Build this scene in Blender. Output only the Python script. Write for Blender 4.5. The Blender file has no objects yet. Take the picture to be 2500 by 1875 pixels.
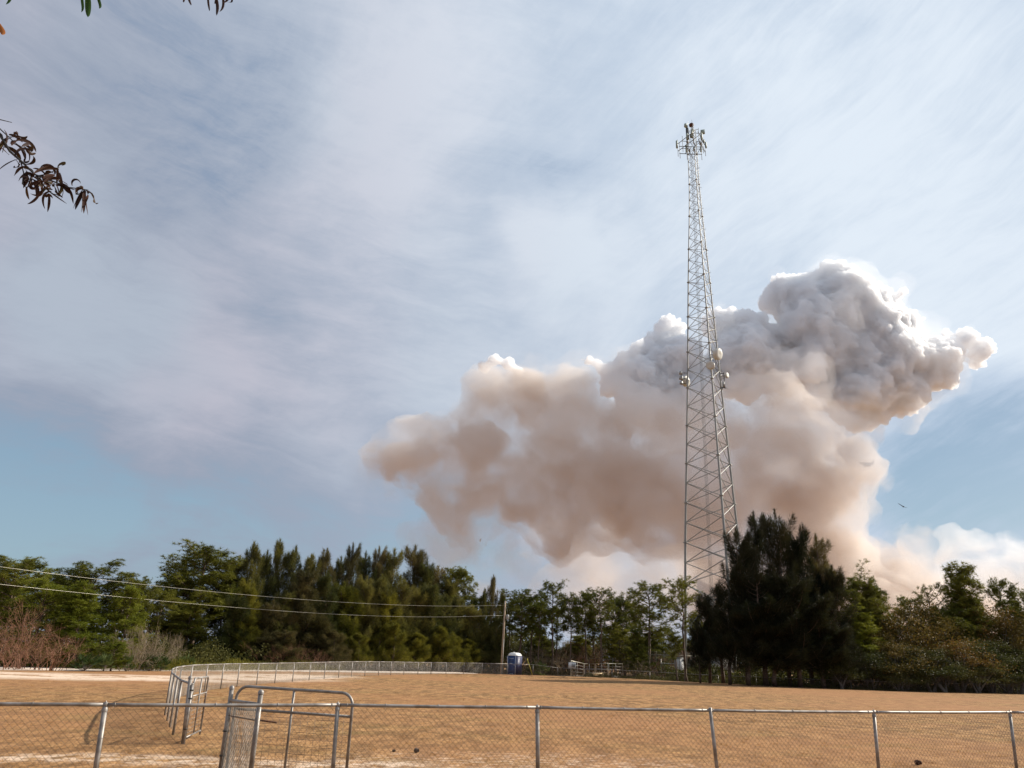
import bpy, math, random
import numpy as np
from mathutils import Vector

# ------------------------------------------------------------------ camera
W, H, FPX = 2500.0, 1875.0, 1870.0
PITCH, ROLL = math.radians(19.64), math.radians(1.8)
CAM = np.array([0.0, 0.0, 1.75])
_F = np.array([0, math.cos(PITCH), math.sin(PITCH)])
_R0 = np.array([1.0, 0, 0]); _U0 = np.array([0, -math.sin(PITCH), math.cos(PITCH)])
_R = math.cos(ROLL) * _R0 + math.sin(ROLL) * _U0
_U = math.cos(ROLL) * _U0 - math.sin(ROLL) * _R0

sc = bpy.context.scene
COL = sc.collection
cam_d = bpy.data.cameras.new('camera'); cam = bpy.data.objects.new('camera', cam_d); COL.objects.link(cam)
cam_d.sensor_width = 36; cam_d.lens = 36 * FPX / W; cam_d.clip_end = 20000; cam_d.clip_start = 0.05
from mathutils import Matrix
cam.matrix_world = Matrix(((_R[0], _U[0], -_F[0], CAM[0]), (_R[1], _U[1], -_F[1], CAM[1]), (_R[2], _U[2], -_F[2], CAM[2]), (0, 0, 0, 1)))
sc.camera = cam

# ------------------------------------------------------------------ sun, sky, exposure
SUN_AZ, SUN_EL = math.radians(69.0), math.radians(33.0)      # azimuth from +Y towards +X
SUN_DIR = Vector((math.sin(SUN_AZ) * math.cos(SUN_EL), math.cos(SUN_AZ) * math.cos(SUN_EL), math.sin(SUN_EL)))
sun_d = bpy.data.lights.new('sun', 'SUN'); sun = bpy.data.objects.new('sun', sun_d); COL.objects.link(sun)
sun_d.energy = 5.0; sun_d.angle = math.radians(0.55); sun_d.color = (1.0, 0.91, 0.79)
sun.rotation_euler = SUN_DIR.to_track_quat('Z', 'Y').to_euler()
sun.location = (60, 20, 60)
sc.view_settings.view_transform = 'Standard'; sc.view_settings.look = 'None'
sc.view_settings.exposure = 0.38; sc.view_settings.gamma = 1.0
sc.cycles.volume_bounces = 22; sc.cycles.max_bounces = 24; sc.cycles.diffuse_bounces = 3
sc.cycles.transparent_max_bounces = 48; sc.cycles.sample_clamp_indirect = 6.0


def ray(x, y):
    return _F + _R * (x - W / 2) / FPX - _U * (y - H / 2) / FPX


def at(x, y, z=0.0):
    d = ray(x, y); return CAM + d * (z - CAM[2]) / d[2]


def far(x, y, D):
    d = ray(x, y); return CAM + d * (D / d[1])


# ------------------------------------------------------------------ node helpers
class NT:
    def __init__(s, tree):
        s.t = tree; s.n = tree.nodes; s.l = tree.links
    def new(s, typ, **kw):
        n = s.n.new(typ)
        for k, v in kw.items(): setattr(n, k, v)
        return n
    def put(s, sock, v):
        if isinstance(v, bpy.types.NodeSocket): s.l.new(v, sock)
        elif v is not None: sock.default_value = v
    def math(s, op, a, b=None, c=None, clamp=False):
        n = s.new('ShaderNodeMath', operation=op, use_clamp=clamp)
        for i, v in enumerate((a, b, c)):
            if v is not None: s.put(n.inputs[i], v)
        return n.outputs[0]
    def vmath(s, op, a, b=None, scale=None):
        n = s.new('ShaderNodeVectorMath', operation=op)
        s.put(n.inputs[0], a)
        if b is not None: s.put(n.inputs[1], b)
        if scale is not None: s.put(n.inputs['Scale'], scale)
        return n.outputs['Value'] if op in ('DOT_PRODUCT', 'LENGTH', 'DISTANCE') else n.outputs['Vector']
    def noise(s, vec, scale, detail=4.0, rough=0.55, dist=0.0, color=False):
        n = s.new('ShaderNodeTexNoise')
        s.put(n.inputs['Vector'], vec); s.put(n.inputs['Scale'], scale)
        n.inputs['Detail'].default_value = detail; n.inputs['Roughness'].default_value = rough
        n.inputs['Distortion'].default_value = dist
        return n.outputs['Color'] if color else n.outputs['Fac']
    def rng(s, v, a, b, c=0.0, d=1.0, smooth=True):
        n = s.new('ShaderNodeMapRange')
        if smooth: n.interpolation_type = 'SMOOTHSTEP'
        s.put(n.inputs[0], v)
        for i, q in enumerate((a, b, c, d)): s.put(n.inputs[1 + i], q)
        return n.outputs[0]
    def mix(s, f, a, b, blend='MIX'):
        n = s.new('ShaderNodeMix', data_type='RGBA', blend_type=blend)
        s.put(n.inputs[0], f)
        s.put(n.inputs[6], a if not isinstance(a, tuple) else (*a[:3], 1))
        s.put(n.inputs[7], b if not isinstance(b, tuple) else (*b[:3], 1))
        return n.outputs[2]
    def mapping(s, vec, scale=(1, 1, 1), rot=(0, 0, 0), loc=(0, 0, 0)):
        n = s.new('ShaderNodeMapping')
        s.put(n.inputs['Vector'], vec); n.inputs['Scale'].default_value = scale
        n.inputs['Rotation'].default_value = rot; n.inputs['Location'].default_value = loc
        return n.outputs[0]


# ------------------------------------------------------------------ world
world = bpy.data.worlds.new('World'); sc.world = world; world.use_nodes = True
wt = NT(world.node_tree); wt.n.clear()
sky = wt.new('ShaderNodeTexSky', sky_type='NISHITA'); sky.sun_disc = False
sky.sun_elevation = SUN_EL; sky.sun_rotation = SUN_AZ; sky.air_density = 1.0; sky.dust_density = 1.6; sky.ozone_density = 1.2
tc = wt.new('ShaderNodeTexCoord').outputs['Generated']
sep = wt.new('ShaderNodeSeparateXYZ'); wt.l.new(tc, sep.inputs[0])
zz = wt.math('ADD', wt.math('MAXIMUM', sep.outputs[2], 0.0), 0.16)
cmb = wt.new('ShaderNodeCombineXYZ')
wt.l.new(wt.math('DIVIDE', sep.outputs[0], zz), cmb.inputs[0]); wt.l.new(wt.math('DIVIDE', sep.outputs[1], zz), cmb.inputs[1])
plane = cmb.outputs[0]
warpc = wt.noise(tc, 2.6, 4, 0.55, color=True)
warp = wt.vmath('SCALE', wt.vmath('SUBTRACT', warpc, (0.5, 0.5, 0.5)), scale=0.30)
wdir = wt.vmath('NORMALIZE', wt.vmath('ADD', tc, warp))


def skyblob(x, y, rad_px, amp):
    d = ray(x, y); d = d / np.linalg.norm(d)
    k = math.cos(math.atan(rad_px / 2100.0))
    dot = wt.vmath('DOT_PRODUCT', wdir, tuple(d))
    return wt.rng(dot, k, 1.0, 0.0, amp)


veil = None
for b in SKY_BLOBS if 'SKY_BLOBS' in globals() else [
        (60, 380, 420, 0.14), (460, 330, 380, -0.19), (520, 700, 360, -0.20), (1000, 300, 420, 0.16), (300, 860, 430, 0.36),
        (820, 760, 330, -0.16), (700, 980, 300, 0.25), (60, 1180, 380, -0.62), (620, 1260, 420, -0.36), (1050, 1250, 300, -0.35), (1500, 250, 500, 0.02),
        (1420, 690, 260, 0.20), (1900, 500, 500, 0.08), (1300, 560, 260, -0.16), (2420, 1160, 300, -0.55), (2250, 780, 380, 0.16), (2450, 500, 600, 0.22), (2300, 150, 600, 0.12), (1250, 690, 330, 0.10), (1380, 660, 150, 0.22)]:
    s_ = skyblob(*b); veil = s_ if veil is None else wt.math('ADD', veil, s_)
def fibres(rot_deg, sx, sz, scale, loc, rough=0.66):
    """noise drawn out along one direction of the sky dome"""
    v = wt.mapping(wt.mapping(wt.vmath('ADD', tc, wt.vmath('SCALE', warp, scale=0.35)), (1, 1, 1), (0, math.radians(rot_deg), 0)), (sx, 1.0, sz), (0, 0, 0), loc)
    return wt.noise(v, scale, 9, rough, 0.35)


right = wt.rng(sep.outputs[0], -0.15, 0.35)
st_r = fibres(34, 0.9, 3.6, 2.6, (0, 0, 0)); st_l = fibres(12, 1.0, 2.6, 2.2, (3, 1, 0)); fib_r = fibres(38, 1.2, 9.0, 4.0, (1, 5, 2), 0.7); fib_l = fibres(-8, 1.4, 8.0, 4.0, (7, 2, 1), 0.7)
mixf = lambda f, a_, b_: wt.math('ADD', wt.math('MULTIPLY', a_, wt.math('SUBTRACT', 1.0, f)), wt.math('MULTIPLY', b_, f))
streak = mixf(right, st_l, st_r); thread = mixf(right, fib_l, fib_r)
soft = wt.noise(tc, 2.1, 9, 0.62, 0.5)
dn = wt.math('ADD', wt.math('MULTIPLY', wt.math('SUBTRACT', streak, 0.5), 1.25), wt.math('MULTIPLY', wt.math('SUBTRACT', soft, 0.5), 0.85))
dn = wt.math('ADD', dn, wt.math('MULTIPLY', wt.math('SUBTRACT', thread, 0.5), 0.6))
dens = wt.math('ADD', wt.math('ADD', veil, dn), 0.62, clamp=True)
sdot = wt.vmath('DOT_PRODUCT', tc, tuple(SUN_DIR))
sunw = wt.rng(sdot, 0.05, 0.85)
hue = wt.noise(tc, 2.3, 3, 0.5)
cl_a = wt.mix(wt.rng(hue, 0.42, 0.62), (3.8, 4.3, 5.1), (4.25, 4.25, 5.0))
cl_b = (6.6, 7.3, 8.1)
cloud_col = wt.mix(sunw, cl_a, cl_b)
grey = wt.mix(sunw, (2.75, 3.15, 4.0), (4.6, 5.5, 6.7))
low = wt.rng(sep.outputs[2], 0.0, 0.55)
blue = wt.mix(0.72, sky.outputs[0], wt.mix(low, (2.75, 4.05, 5.0), (1.35, 2.35, 3.8)))
# a thin even veil over the blue, then the thicker streaks over that
thin = wt.mix(wt.rng(dens, 0.0, 0.55), blue, grey)
skyc = wt.mix(wt.rng(dens, 0.35, 1.05), thin, cloud_col)
bg = wt.new('ShaderNodeBackground'); wt.l.new(skyc, bg.inputs[0]); bg.inputs[1].default_value = 0.09
wo = wt.new('ShaderNodeOutputWorld'); wt.l.new(bg.outputs[0], wo.inputs[0])


# ------------------------------------------------------------------ mesh helpers
def tag(o, label=None, cat=None, group=None, kind=None):
    if label: o['label'] = label
    if cat: o['category'] = cat
    if group: o['group'] = group
    if kind: o['kind'] = kind
    return o


def empty(name, loc, label, cat, group=None, rz=0.0, scale=1.0):
    o = bpy.data.objects.new(name, None); COL.objects.link(o); o.location = tuple(loc)
    o.rotation_euler = (0, 0, rz); o.scale = (scale,) * 3 if not isinstance(scale, tuple) else scale
    o.empty_display_size = 0.2
    return tag(o, label, cat, group)


def new_mesh(name, V, F3=None, F4=None):
    V = np.asarray(V, dtype=np.float32).reshape(-1, 3)
    me = bpy.data.meshes.new(name)
    fl = []
    if F3 is not None and len(F3): fl.append(np.asarray(F3, dtype=np.int32).reshape(-1, 3))
    if F4 is not None and len(F4): fl.append(np.asarray(F4, dtype=np.int32).reshape(-1, 4))
    loops = np.concatenate([f.ravel() for f in fl])
    tot = np.concatenate([np.full(len(f), f.shape[1], dtype=np.int32) for f in fl])
    start = np.concatenate([[0], np.cumsum(tot)[:-1]]).astype(np.int32)
    me.vertices.add(len(V)); me.vertices.foreach_set('co', V.ravel())
    me.loops.add(len(loops)); me.loops.foreach_set('vertex_index', loops)
    me.polygons.add(len(tot)); me.polygons.foreach_set('loop_start', start); me.polygons.foreach_set('loop_total', tot)
    me.update(calc_edges=True); me.validate()
    return me


class MB:
    """collects boxes, tubes and strips; build() links them as ONE mesh object"""
    def __init__(s): s.V = []; s.T = []; s.Q = []; s.n = 0
    def add(s, V, T=None, Q=None):
        V = np.asarray(V, float).reshape(-1, 3)
        if T is not None: s.T.append(np.asarray(T).reshape(-1, 3) + s.n)
        if Q is not None: s.Q.append(np.asarray(Q).reshape(-1, 4) + s.n)
        s.V.append(V); s.n += len(V); return s
    def box(s, c, size, rz=0.0, taper=1.0):
        x, y, z = (q / 2 for q in size)
        P = np.array([(-x, -y, -z), (x, -y, -z), (x, y, -z), (-x, y, -z), (-x * taper, -y * taper, z), (x * taper, -y * taper, z), (x * taper, y * taper, z), (-x * taper, y * taper, z)])
        ca, sa = math.cos(rz), math.sin(rz)
        P = np.stack([P[:, 0] * ca - P[:, 1] * sa, P[:, 0] * sa + P[:, 1] * ca, P[:, 2]], 1) + np.array(c)
        return s.add(P, Q=[(0, 3, 2, 1), (4, 5, 6, 7), (0, 1, 5, 4), (1, 2, 6, 5), (2, 3, 7, 6), (3, 0, 4, 7)])
    def tube(s, pts, r, n=6, cap=True):
        pts = np.asarray(pts, float); m = len(pts)
        r = np.broadcast_to(np.asarray(r, float), (m,))
        t = np.gradient(pts, axis=0); t /= np.linalg.norm(t, axis=1)[:, None] + 1e-12
        ref = np.array([0, 0, 1.0]) if abs(t[0][2]) < 0.9 else np.array([1.0, 0, 0])
        a = np.cross(t, ref); a /= np.linalg.norm(a, axis=1)[:, None] + 1e-12; b = np.cross(t, a)
        th = np.arange(n) * 2 * math.pi / n
        V = pts[:, None, :] + r[:, None, None] * (np.cos(th)[None, :, None] * a[:, None, :] + np.sin(th)[None, :, None] * b[:, None, :])
        i = np.arange(m - 1)[:, None] * n; j = np.arange(n)[None, :]; j2 = (j + 1) % n
        Q = np.stack([i + j, i + n + j, i + n + j2, i + j2], -1).reshape(-1, 4)
        V = V.reshape(-1, 3); T = None
        if cap:
            V = np.vstack([V, pts[0], pts[-1]]); k = m * n
            T = [(k, q, (q + 1) % n) for q in range(n)] + [(k + 1, (m - 1) * n + (q + 1) % n, (m - 1) * n + q) for q in range(n)]
        return s.add(V, T, Q)
    def lathe(s, c, axis, prof, n=20):
        """prof: (distance along axis, radius)"""
        ax = np.array(axis, float); ax /= np.linalg.norm(ax)
        ref = np.array([0, 0, 1.0]) if abs(ax[2]) < 0.9 else np.array([1.0, 0, 0])
        a = np.cross(ax, ref); a /= np.linalg.norm(a); b = np.cross(ax, a)
        th = np.arange(n) * 2 * math.pi / n
        V = np.array([np.array(c) + ax * d + max(r, 1e-4) * (math.cos(t) * a + math.sin(t) * b) for d, r in prof for t in th])
        m = len(prof)
        i = np.arange(m - 1)[:, None] * n; j = np.arange(n)[None, :]; j2 = (j + 1) % n
        return s.add(V, Q=np.stack([i + j, i + n + j, i + n + j2, i + j2], -1).reshape(-1, 4))
    def mesh(s, name):
        return new_mesh(name, np.vstack(s.V), np.vstack(s.T) if s.T else None, np.vstack(s.Q) if s.Q else None)
    def build(s, name, mat, parent=None, smooth=False):
        return link(name, s.mesh(name), mat, parent, smooth)


def link(name, me, mat, parent=None, smooth=False):
    if mat is not None and not len(me.materials): me.materials.append(mat)
    if smooth: me.polygons.foreach_set('use_smooth', [True] * len(me.polygons))
    o = bpy.data.objects.new(name, me); COL.objects.link(o)
    if parent is not None: o.parent = parent
    return o


def copy_tree(o, parent=None):
    c = o.copy(); COL.objects.link(c); c.parent = parent
    for ch in list(o.children): copy_tree(ch, c)
    return c


# ------------------------------------------------------------------ materials
def mat_base(name):
    m = bpy.data.materials.new(name); m.use_nodes = True
    t = NT(m.node_tree); t.n.clear()
    out = t.new('ShaderNodeOutputMaterial'); return m, t, out


def simple(name, col, rough=0.6, metal=0.0, var=0.25, scale=6.0, bump=0.0, dark=None):
    m, t, out = mat_base(name)
    p = t.new('ShaderNodeBsdfPrincipled'); p.inputs['Roughness'].default_value = rough; p.inputs['Metallic'].default_value = metal
    co = t.new('ShaderNodeTexCoord').outputs['Object']
    nz = t.noise(co, scale, 5, 0.6)
    d = dark or tuple(c * (1 - var) for c in col)
    t.l.new(t.mix(t.rng(nz, 0.3, 0.7), d, tuple(min(1, c * (1 + var * 0.5)) for c in col)), p.inputs['Base Color'])
    t.put(p.inputs['Roughness'], t.rng(nz, 0.2, 0.8, max(0.05, rough - 0.12), min(1, rough + 0.12)))
    if bump:
        b = t.new('ShaderNodeBump'); b.inputs['Strength'].default_value = bump; t.l.new(t.noise(co, scale * 4, 4), b.inputs['Height']); t.l.new(b.outputs[0], p.inputs['Normal'])
    t.l.new(p.outputs[0], out.inputs[0]); return m


def leafmat(name, a, b, c=None, trans=0.35, scale=0.5, rnd=0.5):
    """foliage: colour drifts between a and b over the crown and from tree to tree, c is a rarer accent"""
    m, t, out = mat_base(name)
    co = t.new('ShaderNodeTexCoord').outputs['Object']
    oi = t.new('ShaderNodeObjectInfo').outputs['Random']
    g = t.new('ShaderNodeNewGeometry').outputs['Random Per Island']
    nz = t.noise(co, scale, 3, 0.6)
    f = t.math('ADD', t.math('MULTIPLY', t.math('SUBTRACT', nz, 0.5), 1.6), t.math('ADD', t.math('MULTIPLY', oi, rnd), t.math('MULTIPLY', g, 0.35)))
    col = t.mix(t.rng(f, 0.0, 1.0), a, b)
    if c: col = t.mix(t.rng(t.math('ADD', t.math('MULTIPLY', g, 0.5), t.math('MULTIPLY', oi, 0.5)), 0.62, 0.85, 0.0, 0.8), col, c)
    d = t.new('ShaderNodeBsdfPrincipled'); t.l.new(col, d.inputs['Base Color']); d.inputs['Roughness'].default_value = 0.55
    d.inputs['Specular IOR Level'].default_value = 0.1
    tr = t.new('ShaderNodeBsdfTranslucent'); t.l.new(t.mix(0.5, col, (1.0, 1.0, 0.3), 'MULTIPLY'), tr.inputs[0])
    mx = t.new('ShaderNodeMixShader'); mx.inputs[0].default_value = trans
    t.l.new(d.outputs[0], mx.inputs[1]); t.l.new(tr.outputs[0], mx.inputs[2]); t.l.new(mx.outputs[0], out.inputs[0]); return m


M = {}
M['galv'] = simple('galvanised', (0.28, 0.265, 0.245), 0.48, 0.4, 0.45, 5, 0.05, (0.17, 0.145, 0.12))
M['wire'] = simple('fence_wire', (0.19, 0.14, 0.10), 0.5, 0.4, 0.3, 3)
M['wirefar'] = simple('fence_wire_far', (0.30, 0.28, 0.25), 0.5, 0.4, 0.3, 3)
M['tower'] = simple('tower_steel', (0.31, 0.31, 0.285), 0.5, 0.35, 0.2, 0.6)
M['dish'] = simple('dish_skin', (0.62, 0.62, 0.55), 0.5, 0, 0.08, 2)
M['antenna'] = simple('antenna_shell', (0.30, 0.36, 0.30), 0.5, 0, 0.15, 2)
M['dark'] = simple('dark_metal', (0.05, 0.05, 0.045), 0.6, 0.2, 0.3, 4)
M['rust'] = simple('rusty_steel', (0.11, 0.045, 0.025), 0.8, 0.1, 0.4, 9)
M['navy'] = simple('navy_plastic', (0.014, 0.020, 0.075), 0.45, 0, 0.2, 3)
M['bluedoor'] = simple('blue_plastic', (0.020, 0.055, 0.17), 0.38, 0, 0.25, 5)
M['white'] = simple('white_plastic', (0.78, 0.77, 0.73), 0.5, 0, 0.08, 4)
M['greyblue'] = simple('light_trim', (0.42, 0.46, 0.52), 0.5, 0, 0.1, 4)
M['wood'] = simple('weathered_wood', (0.34, 0.25, 0.17), 0.85, 0, 0.35, 7, 0.2)
M['lumber'] = simple('new_lumber', (0.72, 0.55, 0.33), 0.8, 0, 0.2, 7)
M['yellow'] = simple('yellow_plastic', (0.62, 0.50, 0.06), 0.5, 0, 0.15, 5)
M['cable'] = simple('aluminium_cable', (0.46, 0.44, 0.36), 0.4, 0.3, 0.1, 1)
M['grey'] = simple('grey_paint', (0.34, 0.35, 0.34), 0.5, 0.1, 0.15, 4)
M['bark'] = simple('pine_bark', (0.15, 0.105, 0.075), 0.9, 0, 0.5, 5, 0.4)
M['barkg'] = simple('grey_bark', (0.20, 0.17, 0.14), 0.9, 0, 0.4, 5, 0.3)
M['twig'] = simple('bare_twigs', (0.24, 0.115, 0.065), 0.85, 0, 0.4, 2, 0)
M['twigg'] = simple('bare_grey_twigs', (0.26, 0.20, 0.13), 0.85, 0, 0.35, 2, 0)
M['concrete'] = simple('concrete', (0.55, 0.50, 0.44), 0.85, 0, 0.2, 3, 0.2)
M['bird'] = simple('black_feather', (0.02, 0.018, 0.018), 0.7, 0, 0.2, 9)
M['pine'] = leafmat('pine_needles', (0.066, 0.080, 0.013), (0.235, 0.225, 0.040), None, 0.3, 0.35)
M['pineb'] = leafmat('bright_pine_needles', (0.12, 0.145, 0.016), (0.30, 0.30, 0.045), None, 0.35, 0.35)
M['casu'] = leafmat('casuarina_needles', (0.050, 0.060, 0.020), (0.235, 0.205, 0.060), None, 0.3, 0.22, 0.6)
M['casub'] = leafmat('brown_casuarina_needles', (0.070, 0.066, 0.028), (0.21, 0.165, 0.070), None, 0.3, 0.3, 0.6)
M['casuo'] = leafmat('olive_casuarina_needles', (0.080, 0.085, 0.016), (0.25, 0.22, 0.036), None, 0.35, 0.22, 0.6)
M['casu_shade'] = leafmat('shaded_casuarina_needles', (0.014, 0.021, 0.011), (0.060, 0.056, 0.028), None, 0.2, 0.22, 0.6)  # shade of the backlit right clump put into a darker needle colour
M['oak'] = leafmat('rusty_leaves', (0.090, 0.075, 0.020), (0.20, 0.14, 0.040), (0.20, 0.095, 0.03), 0.3, 0.5)
M['oakg'] = leafmat('olive_leaves', (0.048, 0.056, 0.017), (0.125, 0.115, 0.034), None, 0.3, 0.5)
M['palm'] = leafmat('palmetto_leaves', (0.035, 0.060, 0.018), (0.12, 0.15, 0.05), None, 0.25, 0.8)
M['leafg'] = leafmat('green_leaf', (0.03, 0.07, 0.015), (0.05, 0.11, 0.02), None, 0.35, 3)
M['leafd'] = leafmat('dry_dark_leaf', (0.030, 0.018, 0.016), (0.085, 0.042, 0.030), (0.06, 0.07, 0.02), 0.15, 8)
M['leafo'] = leafmat('orange_leaf', (0.30, 0.10, 0.03), (0.4, 0.16, 0.05), None, 0.35, 3)

# ------------------------------------------------------------------ ground
EDGE = np.array([(-60, 95.0), (-5.4, 90.0), (-0.5, 88.5), (5, 89.0), (13, 89.0), (17.5, 85.5), (22.4, 78.3), (28.0, 72.9), (35.2, 71.3), (47.8, 75.1), (90, 92)])


def edge_y(x): return np.interp(x, EDGE[:, 0], EDGE[:, 1])


def sstep(a, b, x):
    t = np.clip((x - a) / (b - a), 0, 1); return t * t * (3 - 2 * t)


def ground_z(x, y):
    x = np.asarray(x, float); y = np.asarray(y, float)
    d = y - edge_y(x)
    dip = -0.38 * sstep(-0.2, 1.6, d) * (1 - 0.9 * sstep(7, 14, d)) * sstep(-6, 2, x)
    roll = 0.03 * np.sin(x * 0.21 + 1.0) * np.sin(y * 0.17) * sstep(14, 30, y)
    return dip + roll


def gz(x, y): return float(ground_z(x, y))


def axis_pts(a, b, step, lo, hi):
    mid = np.arange(a, b + 1e-6, step); k = np.array([1.5, 4, 8, 15, 30, 60, 120, 250, 500, 1000, 2000, 4000, 7000.])
    L = a - k; R = b + k
    return np.concatenate([L[::-1][L[::-1] > lo], mid, R[R < hi]])


gx = axis_pts(-62, 92, 0.9, -8000, 8000); gy = axis_pts(6, 112, 0.9, -300, 9000)
GX, GY = np.meshgrid(gx, gy); GZ = ground_z(GX, GY)
Vg = np.stack([GX, GY, GZ], -1).reshape(-1, 3); nx, ny = len(gx), len(gy)
i = np.arange(ny - 1)[:, None] * nx + np.arange(nx - 1)[None, :]
Qg = np.stack([i, i + 1, i + nx + 1, i + nx], -1).reshape(-1, 4)
m, t, out = mat_base('dry_grass_ground')
pos = t.new('ShaderNodeNewGeometry').outputs['Position']
big = t.noise(pos, 0.055, 4, 0.6); mid = t.noise(t.mapping(pos, (1, 1.8, 1)), 0.35, 5, 0.65); fine = t.noise(pos, 9.0, 4, 0.75)
clump = t.noise(t.mapping(pos, (1, 0.5, 1)), 1.7, 6, 0.72); tiny = t.noise(pos, 38.0, 2, 0.7)
blotch = t.noise(t.mapping(pos, (1, 0.38, 1)), 4.5, 5, 0.75)
c = t.mix(t.rng(clump, 0.40, 0.60), (0.205, 0.108, 0.046), (0.51, 0.288, 0.122))
c = t.mix(t.rng(fine, 0.40, 0.60), t.mix(1.0, c, (0.42, 0.38, 0.35), 'MULTIPLY'), c)
c = t.mix(t.rng(blotch, 0.50, 0.66, 0.0, 0.75), c, (0.16, 0.092, 0.042))
c = t.mix(t.rng(blotch, 0.34, 0.44, 0.5, 0.0), c, (0.60, 0.38, 0.19))
c = t.mix(t.rng(tiny, 0.5, 0.8, 0, 0.55), c, (0.72, 0.52, 0.28))
c = t.mix(t.rng(big, 0.40, 0.62, 0.0, 0.65), c, (0.34, 0.17, 0.080))
c = t.mix(t.rng(mid, 0.50, 0.72, 0.0, 0.50), c, (0.24, 0.165, 0.062))


def near_line(t, pos, pts, w0, w1, wob=0.0, wsc=0.5):
    """1 near the polyline pts (in ground x, y), fading to 0 between w0 and w1 metres"""
    nzv = t.vmath('SCALE', t.vmath('SUBTRACT', t.noise(pos, wsc, 5, 0.65, color=True), (0.5, 0.5, 0.5)), scale=wob)
    p = t.vmath('MULTIPLY', t.vmath('ADD', pos, nzv), (1, 1, 0)); best = None
    for a, b in zip(pts, pts[1:]):
        a3 = np.array([a[0], a[1], 0.0]); ab = np.array([b[0] - a[0], b[1] - a[1], 0.0]); L2 = float(ab @ ab)
        h = t.math('DIVIDE', t.vmath('DOT_PRODUCT', t.vmath('SUBTRACT', p, tuple(a3)), tuple(ab)), L2, clamp=True)
        q = t.vmath('ADD', t.vmath('SCALE', tuple(ab), scale=h), tuple(a3))
        d = t.vmath('DISTANCE', p, q); best = d if best is None else t.math('MINIMUM', best, d)
    return t.rng(best, w0, w1, 1.0, 0.0)


sand_col = t.mix(t.rng(fine, 0.3, 0.7), (0.52, 0.38, 0.26), (0.80, 0.64, 0.50))
# churned sand along the road at the left, and in the work yard past the fence
ln = near_line(t, pos, [(-40, 45), (-24, 46), (-18.5, 49), (-16, 54), (-15.3, 60)], 2.6, 6.5, 5.0, 0.28)
pat = t.rng(t.noise(t.mapping(pos, (0.6, 0.8, 1)), 0.42, 9, 0.80), 0.44, 0.48)
sand = t.math('MULTIPLY', ln, pat)
ln2 = near_line(t, pos, [(9, 97), (13, 96), (24, 98), (34, 100)], 2.0, 6.5, 4.0, 0.3)
sand = t.math('MAXIMUM', sand, t.math('MULTIPLY', ln2, t.rng(t.noise(pos, 0.8, 5, 0.7), 0.38, 0.5)))
# worn sandy path just beyond the near fence
ln3 = near_line(t, pos, [(-12, 12.6), (-6.5, 14.0), (-3.6, 13.9), (-1.6, 14.2)], 0.10, 0.95, 1.1, 1.1)
sand = t.math('MAXIMUM', sand, t.math('MULTIPLY', ln3, t.rng(t.noise(t.mapping(pos, (1, 1.2, 1)), 2.0, 8, 0.75), 0.44, 0.56, 0.0, 0.8)))
ln4 = near_line(t, pos, [(-1.6, 14.4), (1.2, 15.2), (3.6, 14.2)], 0.2, 2.4, 2.2, 0.8)
pat4 = t.rng(t.noise(t.mapping(pos, (1, 2.2, 1)), 3.4, 6, 0.78), 0.50, 0.60)
sand = t.math('MAXIMUM', sand, t.math('MULTIPLY', ln4, t.math('MULTIPLY', pat4, 0.8)))
litter = t.mix(t.rng(clump, 0.4, 0.6), (0.060, 0.040, 0.022), (0.13, 0.085, 0.045))
c = t.mix(sand, c, sand_col)
dx = t.new('ShaderNodeSeparateXYZ'); t.l.new(pos, dx.inputs[0])
wood = near_line(t, pos, [(24, 99), (26, 88), (31, 83), (38, 83), (50, 87), (92, 106)], 9.0, 12, 2.0, 0.5)
c = t.mix(t.math('MULTIPLY', wood, 0.92), c, litter)
wood2 = near_line(t, pos, [(-60, 68), (-34, 68), (-24, 80), (-12, 100), (4, 112), (30, 122)], 7.0, 9.0, 2.0, 0.5)
c = t.mix(t.math('MULTIPLY', wood2, 0.92), c, litter)
p = t.new('ShaderNodeBsdfPrincipled'); t.l.new(c, p.inputs['Base Color']); p.inputs['Roughness'].default_value = 0.95
p.inputs['Specular IOR Level'].default_value = 0.1
bmp = t.new('ShaderNodeBump'); bmp.inputs['Strength'].default_value = 0.7; bmp.inputs['Distance'].default_value = 0.03
t.l.new(t.math('ADD', t.math('MULTIPLY', fine, 0.6), t.math('ADD', clump, t.math('MULTIPLY', tiny, 0.3))), bmp.inputs['Height'])
t.l.new(bmp.outputs[0], p.inputs['Normal']); t.l.new(p.outputs[0], out.inputs[0]); M['ground'] = m
tag(link('ground', new_mesh('ground', Vg, None, Qg), M['ground'], None, True), 'dry tan grass field reaching to the trees', None, None, 'structure')

# sand road: a thin sheet with ragged sides
rng = np.random.default_rng(5)
rf = [at(x, y)[:2] for x, y in ((-700, 1613), (-300, 1626), (0, 1636.5), (430, 1637.5), (700, 1639), (1000, 1642.5), (1233, 1646.0))]
rb = [at(x, y)[:2] for x, y in ((-700, 1604), (-300, 1618), (0, 1628.5), (430, 1632), (700, 1634.3), (1000, 1639), (1233, 1643.2))]
m_, t_, o_ = mat_base('white_sand'); p_ = t_.new('ShaderNodeBsdfPrincipled'); ps = t_.new('ShaderNodeNewGeometry').outputs['Position']
t_.l.new(t_.mix(t_.rng(t_.noise(ps, 1.2, 5, 0.7), 0.3, 0.7), (0.60, 0.47, 0.36), (0.84, 0.72, 0.60)), p_.inputs['Base Color']); p_.inputs['Roughness'].default_value = 0.9
t_.l.new(p_.outputs[0], o_.inputs[0]); M['sand'] = m_
u = np.linspace(0, 1, 220); k = np.linspace(0, 1, len(rf))
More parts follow.
